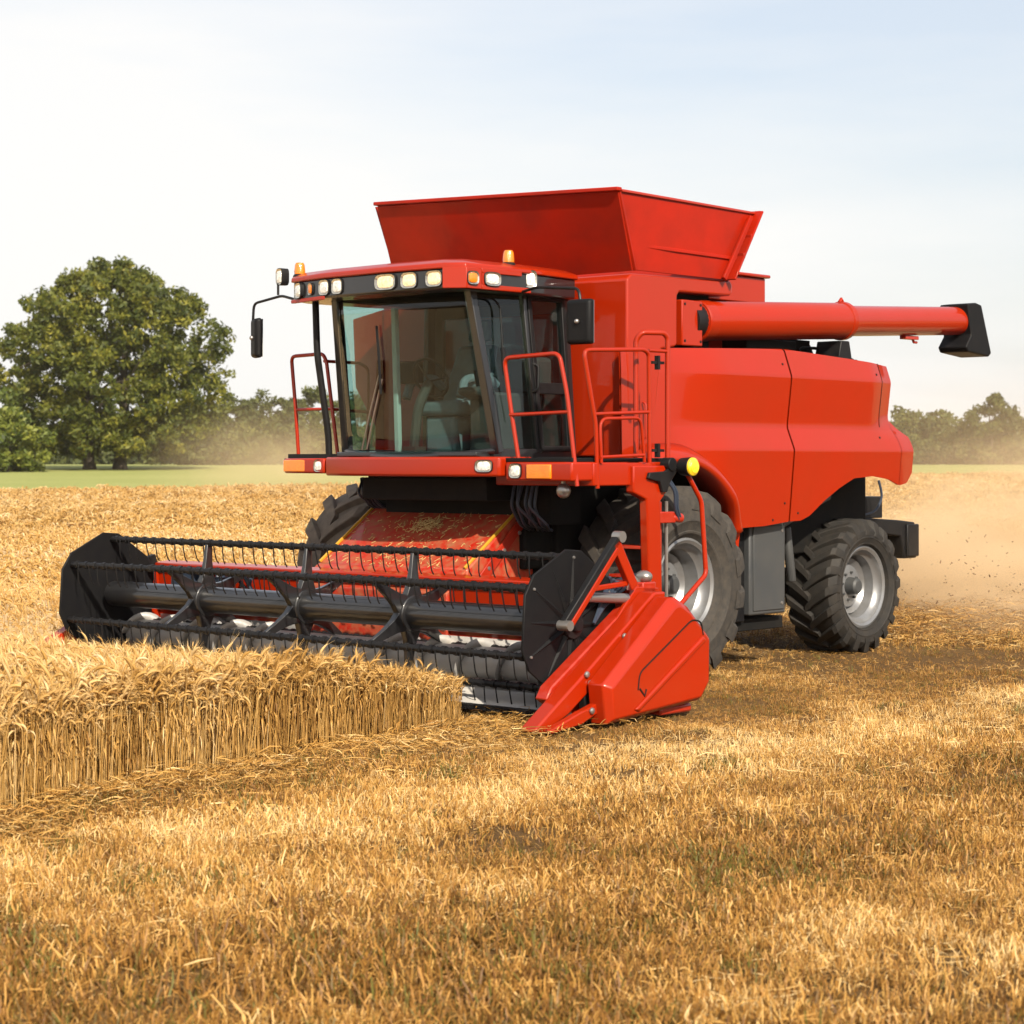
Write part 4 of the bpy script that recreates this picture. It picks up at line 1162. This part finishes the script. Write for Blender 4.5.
# --- ladder column, folded beside the wheel
lc = MB()
lc.prism([(1.20, 1.97), (1.20, 1.74), (1.02, 1.68), (.985, .84), (.80, .80), (.83, 1.66), (.74, 1.74), (.74, 1.97)], 2.10, 2.19)
col_ = lc.build('ladder', M['red'], CH, bevel=.014)
MB().prism([(.86, 1.66), (.83, .82), (.70, .86), (.70, 1.66)], 2.04, 2.105).build('ladder_rail', M['red_worn'], col_, bevel=.01)
for z in (1.0, 1.25): MB().box(.70, 1.0, 1.75, 2.10, z, z + .03).build('ladder_step', M['red_worn'], col_, bevel=.006)
br = MB().prism([(1.04, 1.86), (1.02, 1.91), (.80, 1.92), (.66, 2.00), (.62, 1.94), (.74, 1.82), (.78, 1.74), (.84, 1.74), (.88, 1.83)], 2.195, 2.225)
br.build('lamp_bracket', M['black'], col_, bevel=.006)
lq = MB().lathe([(.0, -.16), (.05, -.15), (.075, -.06), (.082, 0), (.06, .0)], (.60, 2.30, 1.97), 'y', 18); 
hs = MB().tube([(.72, 2.14, 1.98), (.72, 2.24, 1.98)], .06, 14); hs.tube([(.60, 2.24, 1.96), (.60, 2.36, 1.96)], [.075, .085], 18)
hs.build('side_lamp', M['black'], col_, bevel=.006)
gl_ = MB().lathe([(.0, .03), (.055, .026), (.078, .008), (.082, -.01), (.0, -.012)], (.60, 2.365, 1.96), 'y', 20)
gl_.build('side_lamp_glass', M['yellow'], col_)
tb = MB().tube(rounded([(.60, 2.30, 1.90), (.42, 2.32, 1.66), (.38, 2.34, 1.02), (.95, 2.36, .66)], .05), .022, 10)
tb.build('guard_tube', M['red'], col_, ang=60)
cl2 = MB().box(.60, .84, 2.10, 2.18, 1.47, 1.57); cl2.tube([(.62, 2.14, 1.52), (.50, 2.16, 1.51)], .045, 10); cl2.build('hose_clamp', M['red_worn'], col_, bevel=.01)
ho = MB(); 
for k, dx in enumerate((0, .03)):
    ho.tube(rounded([(.74 - dx, 2.20, 1.84), (.66 - dx, 2.22, 1.74), (.64 - dx, 2.20, 1.60), (.56 - dx, 2.18, 1.50)], .06), .013, 8)
ho.build('ladder_hose', M['hose'], col_)
MB().tube([(.66, 2.12, 1.66), (.66, 2.12, .70)], .016, 8).build('ladder_rod', M['steel'], col_)

# --- feeder house
fh = MB()
fh.hexa([(1.95, -.93, .52), (1.95, .95, .52), (1.95, .95, 1.07), (1.95, -.93, 1.07), (1.05, -.90, 1.0), (1.05, .93, 1.0), (1.12, .93, 1.66), (1.12, -.90, 1.66)])
fho = fh.build('feeder_house', M['red_dusty'], CH, bevel=.02)
fh2 = MB().hexa([(2.2, -.93, .45), (2.2, .95, .45), (2.2, .95, .88), (2.2, -.93, .88), (1.951, -.93, .52), (1.951, .95, .52), (1.951, .95, 1.072), (1.951, -.93, 1.072)])
fh2.build('feeder_throat', M['red_dusty'], fho, bevel=.01)
def ftop(f, y, dz=0.0): return Vector((1.12 + f * .83, y, 1.66 - f * .59 + dz))
for y in (-.905, .925):
    MB().bar(ftop(-.02, y, .015), ftop(1.0, y, .015), .02, .025).build('feeder_edge_strip', M['yellow_paint'], fho, bevel=.004)
MB().bar((1.22, .965, 1.50), (1.85, .975, .92), .02, .10).build('feeder_side_bar', M['red_worn'], fho, bevel=.005)
for f in (.1, .3, .5):
    MB().lathe([(0, .03), (.018, .028), (.022, 0)], (1.2 + f, .96, 1.45 - f * .75), 'y', 8).build('feeder_bolt', M['steel'], fho)
MB().box(1.12, 1.20, .50, .62, 1.64, 1.70).build('feeder_bracket', M['black'], fho, bevel=.008)
# straw bits lying on the feeder top
bits = MB()
for k in range(340):
    f = rng.uniform(.0, 1.0); y = float(np.clip(rng.normal(.0, .45), -.85, .85))
    p = ftop(f, y, .006); az = rng.uniform(0, 6.28); l = rng.uniform(.006, .03)
    d_ = Vector((math.cos(az) * .82, math.sin(az), -math.cos(az) * .57)) * l
    bits.bar(p - d_, p + d_, .005, .004)
for k in range(120):
    f = .42 + rng.normal(0, .05); y = -.0 + rng.normal(0, .10)
    p = ftop(f, y, .012 + abs(rng.normal(0, .012))); az = rng.uniform(0, 6.28); l = rng.uniform(.01, .05)
    d_ = Vector((math.cos(az) * .82, math.sin(az), -math.cos(az) * .57 + rng.normal(0, .2))) * l
    bits.bar(p - d_, p + d_, .005, .004)
tag(bits.build('chaff', M['chaffbit'], fho, smooth=False), kind='stuff')

# --- header
W = 2.98
hd = MB()
hd.prism([(2.10, .62), (2.16, .62), (2.17, .92), (2.22, .97), (2.22, 1.02), (2.05, 1.04), (1.98, 1.0), (1.98, .90), (2.09, .88)], -W, W)
hd.prism([(1.95, .44), (2.16, .44), (2.16, .615), (1.95, .615)], -W, W)
hdo = hd.build('header', M['red'], CH, bevel=.012)
MB().prism([(2.165, .56), (2.185, .56), (2.20, .60), (2.185, .62), (2.165, .62)], -W, W).build('header_lip', M['red_worn'], hdo, bevel=.003)
tr = []
for k in range(15):
    a = R(180 + 110 * k / 14)
    tr.append((2.56 + .40 * math.cos(a), .52 + .40 * math.sin(a) * .92))
tr += [(2.72, .135), (2.98, .075)]
rows = [[(x, y, z) for x, z in tr] for y in np.linspace(-W + .02, W - .02, 3)]
MB().grid(rows).build('header_floor', M['floor_steel'], hdo, solid=.012, ang=50)
ag = MB().tube([(2.50, -W + .05, .36), (2.50, W - .05, .36)], .13, 28)
ago = ag.build('intake_auger', M['floor_steel'], hdo)
fl = MB()
for s in (-1, 1):
    rows = []
    for k in range(0, 24 * 5 + 1):
        a = 2 * PI * k / 24 * s
        y = s * (.62 + (W - .72) * k / (24 * 5))
        rows.append([(2.50 + r_ * math.cos(a), y, .36 + r_ * math.sin(a)) for r_ in (.125, .20)])
    MB().grid(rows).build('auger_flighting', M['floor_steel'], ago, solid=.006, recalc=False)
kb = MB().box(2.94, 3.03, -W, W, .055, .085)
for k in range(78): 
    y = -W + .05 + k * (2 * W - .1) / 77
    kb.add([(3.02, y - .022, .07), (3.02, y + .022, .07), (3.11, y, .058), (3.02, y - .015, .05), (3.02, y + .015, .05)], [(0, 1, 2), (4, 3, 2), (0, 2, 3), (1, 4, 2)])
kb.build('cutter_bar', M['black'], hdo)
# clutter between auger and back sheet at the right-hand end
cb = MB()
for k in range(10):
    y = -2.4 + .1 * k
    cb.tube(rounded([(2.25, y, .98), (2.32 + rng.normal(0, .03), y + .05, .86 + rng.normal(0, .05)), (2.24, y + .2 + rng.normal(0, .05), .72), (2.24, y + .3, .60)], .06), .018, 6)
cb.box(2.22, 2.40, -2.5, -2.2, .62, .95); cb.box(2.22, 2.36, -1.95, -1.8, .66, .92)
cb.build('header_hoses', M['hose'], hdo)

def end_sheet(y, s):
    return MB().prism([(1.92, .12), (1.92, 1.0), (2.2, 1.02), (2.62, .62), (3.02, .22), (3.02, .06), (2.4, .05)], y, y + .04 * s).build('end_sheet', M['red'], hdo, bevel=.008)
end_sheet(W, 1); end_sheet(-W, -1)
# left divider: long nose beam, drive cover
nb = MB()
def nose_beam(y0, y1, dy):
    # box beam along the slope from the header corner to the tip at the ground
    A0, A1 = Vector((2.08, 0, .80)), Vector((3.70, 0, -.0))
    top = [(2.02, .98), (2.16, .98), (2.96, .44), (3.56, .05), (3.58, .014), (3.47, .005), (3.20, .11), (2.90, .30), (2.05, .74)]
    return top
nb.prism(nose_beam(0, 0, 0), 3.02, 3.17)
dv = nb.build('divider', M['red'], hdo, bevel=.016, seg=3)
MB().prism([(2.12, .82), (2.30, .88), (3.22, .31), (3.28, .22), (3.18, .16), (2.3, .60)], 2.90, 3.018).build('divider_inner', M['red_worn'], dv, bevel=.012)
MB().prism([(3.52, .035), (3.52, .005), (3.16, .045), (2.98, .11), (2.98, .19), (3.22, .125)], 3.20, 3.27).build('divider_shoe', M['red'], dv, bevel=.01)
for (x, z, y) in ((3.00, .40, 3.178), (2.96, .33, 3.178), (2.55, .66, 3.178), (3.06, .14, 3.278)):
    MB().lathe([(0, .02), (.016, .018), (.024, .012), (.026, 0)], (x, y, z), 'y', 8).build('bolt', M['steel'], dv)
MB().prism([(3.02, .36), (2.90, .42), (2.86, .14), (2.98, .12)], 3.09, 3.15).build('divider_strut', M['black'], dv, bevel=.006)
MB().prism([(3.14, .28), (3.08, .30), (3.06, .10), (3.12, .08)], 3.05, 3.08).build('divider_strut', M['floor_steel'], dv, bevel=.004)
# drive cover: pentagon box with bevelled edge and a raised rib
ou = [(3.02, .335), (2.98, .03), (1.83, .12), (1.71, .25), (1.70, .62), (1.98, .87), (2.14, .95), (2.22, .94)]
inn = [(2.96, .31), (2.94, .075), (1.86, .155), (1.76, .27), (1.755, .60), (2.0, .82), (2.13, .885), (2.19, .875)]
sc_ = MB(); n_ = len(ou)
sc_.add([(x, 3.20, z) for x, z in ou] + [(x, 3.345, z) for x, z in ou] + [(x, 3.40, z) for x, z in inn],
        [tuple(range(n_ - 1, -1, -1)), tuple(range(2 * n_, 3 * n_))] + [(j * n_ + i, j * n_ + (i + 1) % n_, (j + 1) * n_ + (i + 1) % n_, (j + 1) * n_ + i) for j in (0, 1) for i in range(n_)])
dc = sc_.build('drive_cover', M['red'], hdo, bevel=.012, seg=3)
MB().hexa([(2.72, 3.398, .125), (2.66, 3.398, .10), (1.80, 3.398, .60), (1.86, 3.398, .64), (2.70, 3.425, .135), (2.66, 3.425, .12), (1.82, 3.425, .60), (1.86, 3.425, .625)]).build('cover_rib', M['red'], dc, bevel=.01)
gr = MB().tube(rounded([(2.66, 3.40, .27), (2.64, 3.40, .40), (1.98, 3.40, .77), (1.86, 3.40, .745), (1.84, 3.40, .64)], .05), .007, 6)
gr.tube([(2.64, 3.40, .28), (2.58, 3.40, .22), (2.56, 3.40, .27)], .009, 6)
gr.build('cover_groove', M['under'], dc)
for z in (.50, .36):
    MB().lathe([(0, .008), (.022, .006), (.026, -.01)], (1.69, 3.32, z), 'x', 10).build('cover_hole', M['under'], dc)
sk = MB().box(1.85, 2.25, 3.05, 3.3, .03, .10); sk.build('skid_shoe', M['red_worn'], hdo, bevel=.02)
# divider at the far end
fd = MB().prism([(2.02, .95), (2.2, .98), (3.05, .50), (3.75, .16), (3.78, .10), (3.5, .10), (2.9, .24), (2.05, .70)], -3.16, -3.02)
fd.build('divider', M['red'], hdo, bevel=.016)
MB().prism([(3.0, .62), (2.7, .64), (2.66, .95), (2.98, .98), (3.06, .86)], -3.26, -3.16).build('far_cover', M['red'], hdo, bevel=.015)
MB().prism([(2.75, .58), (2.70, .46), (2.98, .44), (3.02, .56)], -3.26, -3.17).build('far_bracket', M['steel'], hdo, bevel=.01)

# --- reel
RX, RZ, RR = 2.84, .755, .545
re_ = MB().tube([(RX, -2.80, RZ), (RX, 2.80, RZ)], .118, 36)
reel = re_.build('reel', M['black_gloss'], CH, ang=40)
ANG = [R(90 - 60 * k + 4) for k in range(6)]
def bar_pos(k): return RX + RR * .94 * math.cos(ANG[k]), RZ + RR * .94 * math.sin(ANG[k])
def end_plate(y, s):
    rr = RR * 1.06
    n = 12; out = []
    pv = []
    for k in range(6):
        for d_ in (9, -9): pv.append((RX + rr * math.cos(ANG[k] + R(d_)), RZ + rr * math.sin(ANG[k] + R(d_))))
    p = MB().prism(pv, y, y + .022 * s)
    po = p.build('end_plate', M['black_matt'], reel, bevel=.006)
    rb_ = MB()
    for k in range(12):
        a = ANG[0] + R(30) * k; r0_, r1_ = .10, (rr * .80 if k % 2 else rr * .92)
        for ss in ((1,) if s > 0 else (-1,)):
            p0 = Vector((RX + r0_ * math.cos(a), y + .028 * ss, RZ + r0_ * math.sin(a))); p1 = Vector((RX + r1_ * math.cos(a), y + .020 * ss, RZ + r1_ * math.sin(a)))
            tn = Vector((-math.sin(a), 0, math.cos(a)))
            rb_.add([p0 - tn * .028, p0 + tn * .028, p1 + tn * .008, p1 - tn * .008, p0 + Vector((0, .020 * ss, 0)), p1 + Vector((0, .005 * ss, 0))],
                    [(0, 4, 5, 3), (4, 1, 2, 5), (0, 1, 4), (3, 5, 2), (0, 3, 2, 1)])
    rb_.build('plate_rib', M['black_matt'], po, bevel=.0, smooth=True) if False else rb_.build('plate_rib', M['black_matt'], reel)
    hb = MB().lathe([(0, .09 * s), (.045, .09 * s), (.055, .08 * s), (.06, .05 * s), (.11, .04 * s), (.12, .0)], (RX, y + .02 * s, RZ), 'y', 24); hb.build('reel_hub', M['black'], reel)
    for k in range(6):
        bx, bz = bar_pos(k)
        MB().lathe([(0, .015 * s), (.010, .014 * s), (.013, .008 * s), (.013, 0)], (bx, y + .02 * s, bz), 'y', 10).build('bar_bearing', M['steel'], reel)
end_plate(2.86, 1); end_plate(-2.90, -1)
# spiders that carry the bars
def spider(y):
    s = MB()
    s.lathe([(.116, -.05), (.15, -.045), (.155, 0), (.15, .045), (.116, .05)], (RX, y, RZ), 'y', 28)
    for k in range(6):
        a = ANG[k]; c_, s_ = math.cos(a), math.sin(a); t_ = Vector((-s_, 0, c_))
        def P(r_, w, dy): return Vector((RX + r_ * c_, y + dy, RZ + r_ * s_)) + t_ * w
        sec = [(.13, .095, .035), (.22, .060, .030), (.34, .042, .022), (.50, .030, .018)]
        rows = [[P(r_, -w, -d_), P(r_, w, -d_), P(r_, w, d_), P(r_, -w, d_)] for r_, w, d_ in sec]
        o = len(s.v)
        s.v += [tuple(p) for r_ in rows for p in r_]
        for i in range(3):
            for j in range(4): s.f.append((o + i * 4 + j, o + i * 4 + (j + 1) % 4, o + (i + 1) * 4 + (j + 1) % 4, o + (i + 1) * 4 + j))
        s.f.append((o, o + 1, o + 2, o + 3)); s.f.append((o + 15, o + 14, o + 13, o + 12))
    return s.build('spider', M['black_gloss'], reel, bevel=.008)
for y in (-1.46, -.13, 1.16): spider(y)
# tine bars with their spring tines
tine = MB()
tine.tube([(-.028, 0, .0), (.0, 0, .026), (.026, 0, .0), (.018, 0, -.012)], .006, 5)
tine.tube(rounded([(.026, -.004, .006), (.030, 0, -.05), (.012, 0, -.15), (-.012, 0, -.185)], .03), .0058, 5)
NT = 42; spots = []
for k in range(6):
    bx, bz = bar_pos(k)
    b = MB().tube([(bx, -2.88, bz), (bx, 2.86, bz)], .026, 12)
    for j in range(NT):
        y = -2.80 + j * 5.6 / (NT - 1)
        b.tube([(bx, y - .022, bz), (bx, y - .020, bz), (bx, y + .020, bz), (bx, y + .022, bz)], [.026, .035, .035, .026], 8)
    b.build('tine_bar', M['black'], reel)
    for j in range(NT):
        y = -2.80 + (j + .5) * 5.6 / (NT - 1) + rng.normal(0, .008)
        spots.append((k, (bx, y, bz)))
# the bars in plain view carry single tines, nearest ends first
order = sorted(spots, key=lambda s_: ({1: 0, 2: 1, 0: 2, 3: 3, 4: 8, 5: 8}[s_[0]] * .9 - s_[1][1]))
t0 = None; rest = MB()
for i, (k, p) in enumerate(order):
    tilt = rng.normal(0, .08)
    if i < 100:
        if t0 is None: t0 = tine.build('tine', M['black'], reel); o = t0
        else: o = t0.copy(); COL.objects.link(o); o.parent = reel
        o.location = p; o.rotation_euler = (0, tilt, 0)
    else:
        c_, s_ = math.cos(tilt), math.sin(tilt)
        rest.add([(p[0] + v[0] * c_ + v[2] * s_, p[1] + v[1], p[2] - v[0] * s_ + v[2] * c_) for v in tine.v], tine.f)
tag(rest.build('tine', M['black'], reel), kind='stuff')
# reel arms
ra = MB().bar((3.12, 3.06, .78), (2.50, 3.06, 1.40), .06, .07)
arm = ra.build('reel_arm', M['black'], hdo, bevel=.008)
MB().bar((3.10, 3.075, .745), (2.52, 3.075, 1.325), .05, .045).build('arm_rail', M['red'], arm, bevel=.006)
bk = MB().bar((2.53, 3.06, 1.38), (2.30, 3.06, 1.02), .06, .09); bk.bar((2.78, 3.05, 1.03), (2.26, 3.05, 1.06), .035, .04); bk.bar((2.50, 3.0, 1.33), (2.72, 3.0, 1.05), .03, .06)
bk.build('arm_bracket', M['red'], arm, bevel=.008)
MB().tube([(3.13, 3.02, .77), (3.13, 3.13, .77)], .04, 12).build('arm_pin', M['steel'], arm)
cp = MB().tube([(2.47, 3.02, 1.42), (2.47, 3.10, 1.42)], .045, 12)
cp.build('arm_pin', M['steel'], arm)
cy = MB().tube([(2.28, 2.98, .93), (2.72, 2.96, .96)], .04, 12); cy.tube([(2.68, 2.97, .95), (2.90, 2.96, .93)], .022, 10)
cy.build('arm_cylinder', M['steel'], arm)
mt_ = MB().ball((2.02, 2.95, 1.09), .062, 1, 1.2, .8); mt_.tube([(2.02, 2.95, 1.0), (2.02, 2.95, .9)], .06, 10); mt_.tube([(1.92, 2.9, 1.08), (2.15, 2.9, 1.02)], .05, 10)
mt_.build('drive_motor', M['steel'], hdo)
hh = MB()
for k in range(6):
    hh.tube(rounded([(2.1, 2.7 + .04 * k, 1.03), (2.25, 2.78 + .03 * k, 1.10 - .02 * k), (2.45, 2.9, .98 - .02 * k), (2.62, 2.93, .75)], .08), .014, 6)
hh.tube(rounded([(1.75, 2.4, 1.0), (1.85, 2.75, 1.08), (2.05, 2.95, 1.02)], .08), .03, 8)
hh.build('drive_hoses', M['hose'], hdo)
MB().box(1.95, 2.12, 2.3, 3.02, .95, 1.05).build('drive_frame', M['red_worn'], hdo, bevel=.012)
fa = MB().bar((3.05, -3.02, .80), (2.2, -3.0, 1.06), .06, .09); fa.build('reel_arm', M['black'], hdo, bevel=.008)

# ------------------------------------------------------------------ flying chaff, dust and haze
db = MB()
for k in range(480):
    x = -5.2 - rng.gamma(2.0, 1.3); y = rng.normal(.6, .9); z = abs(rng.normal(.2, .45)) + .05
    wx, wy = to_world(x, y); az = rng.uniform(0, 6.28); l = rng.uniform(.004, .014)
    d_ = Vector((math.cos(az), math.sin(az), rng.normal(0, .6))) * l
    db.bar(Vector((wx, wy, z)) - d_, Vector((wx, wy, z)) + d_, .012, .009)
tag(db.build('flying_chaff', M['debris'], smooth=False), 'dark bits of chaff flying behind the rear wheel', 'chaff', kind='stuff')

# churned straw heap line thrown out behind the machine
n = 2400
xe = -5.0 - rng.gamma(2.0, 1.6, n); ye = rng.normal(.4, .9, n)
X, Y = to_world(xe, ye); pos = np.stack([X, Y, np.abs(rng.normal(0, .14, n)) * np.exp(-(ye - .4) ** 2)], -1)
V, Q, t = scatter(LT, pos, rng.uniform(0, 6.28, n), rng.normal(1.5, .35, n), .42 + rng.normal(0, .18, n), lean=.3)
tag(quads_object('chopped_straw', V, Q, t, M['stubble']), 'chopped straw thrown on the ground behind the harvester', 'straw', kind='stuff')

dm = MB().box(-1, 1, -1, 1, -1, 1)
m = bpy.data.materials.new('dust_volume'); m.use_nodes = True
n, l = m.node_tree.nodes, m.node_tree.links
n.remove(n['Principled BSDF']); out = n['Material Output']
pv = n.new('ShaderNodeVolumePrincipled'); pv.inputs['Color'].default_value = (.80, .62, .40, 1); pv.inputs['Anisotropy'].default_value = -.05
tcn = n.new('ShaderNodeTexCoord')
# soft ellipsoid in the box's own coordinates, broken up by noise
ln = n.new('ShaderNodeVectorMath'); ln.operation = 'LENGTH'; l.new(tcn.outputs['Object'], ln.inputs[0])
nzn = n.new('ShaderNodeTexNoise'); nzn.inputs['Scale'].default_value = 2.6; nzn.inputs['Detail'].default_value = 5; nzn.inputs['Roughness'].default_value = .6
l.new(tcn.outputs['Object'], nzn.inputs['Vector'])
mr = n.new('ShaderNodeMapRange'); mr.inputs['From Min'].default_value = .98; mr.inputs['From Max'].default_value = .10; mr.interpolation_type = 'SMOOTHSTEP'
l.new(ln.outputs['Value'], mr.inputs['Value'])
nr = n.new('ShaderNodeMapRange'); nr.inputs['From Min'].default_value = .44; nr.inputs['From Max'].default_value = .66
l.new(nzn.outputs['Fac'], nr.inputs['Value'])
mm = n.new('ShaderNodeMath'); mm.operation = 'MULTIPLY'; l.new(mr.outputs[0], mm.inputs[0]); l.new(nr.outputs[0], mm.inputs[1])
m2 = n.new('ShaderNodeMath'); m2.operation = 'MULTIPLY'; l.new(mm.outputs[0], m2.inputs[0]); m2.inputs[1].default_value = 3.0
l.new(m2.outputs[0], pv.inputs['Density']); l.new(pv.outputs[0], out.inputs['Volume'])
wx, wy = to_world(-11.0, .5)
dust = dm.build('dust_cloud', m, smooth=False)
dust.location = (wx, wy, .55); dust.scale = (6.9, 3.8, 2.1); dust.rotation_euler = (0, 0, math.atan2(FW[1], FW[0]))
tag(dust, 'cloud of tan dust rolling up behind the harvester', 'dust', kind='stuff')

for (px_, Yd, zc, sx, sy, sz, dn, lab) in ((-14.5, 130, 1.2, 9, 80, 5.2, .012, 'thin pale dust drifting over the wheat before the far left trees'),
                                          (19, 70, 2.2, 14, 42, 3.8, .012, 'thin pale dust drifting over the field behind the harvester')):
    mt2 = m.copy(); mt2.name = 'drift_dust'
    for nd in mt2.node_tree.nodes:
        if nd.type == 'MATH' and not nd.inputs[1].is_linked: nd.inputs[1].default_value = dn
        if nd.type == 'MAP_RANGE' and not nd.interpolation_type == 'SMOOTHSTEP': nd.inputs['From Min'].default_value = .15
    d2 = MB().box(-1, 1, -1, 1, -1, 1).build('drifting_dust', mt2, smooth=False)
    d2.location = (px_, Yd, zc); d2.scale = (sx, sy, sz); d2.rotation_euler = (0, 0, -math.atan2(px_, Yd))
    tag(d2, lab, 'dust', kind='stuff')
hb_ = MB().box(-446, 446, -446, 446, -1.6, 30)
m = bpy.data.materials.new('haze_volume'); m.use_nodes = True
n, l = m.node_tree.nodes, m.node_tree.links
n.remove(n['Principled BSDF'])
pv = n.new('ShaderNodeVolumePrincipled'); pv.inputs['Color'].default_value = (.95, .92, .86, 1); pv.inputs['Density'].default_value = .00010; pv.inputs['Anisotropy'].default_value = .2
l.new(pv.outputs[0], n['Material Output'].inputs['Volume'])
hzo = hb_.build('haze', m, smooth=False)
tag(hzo, 'thin pale summer haze over the whole field', 'haze', kind='stuff')
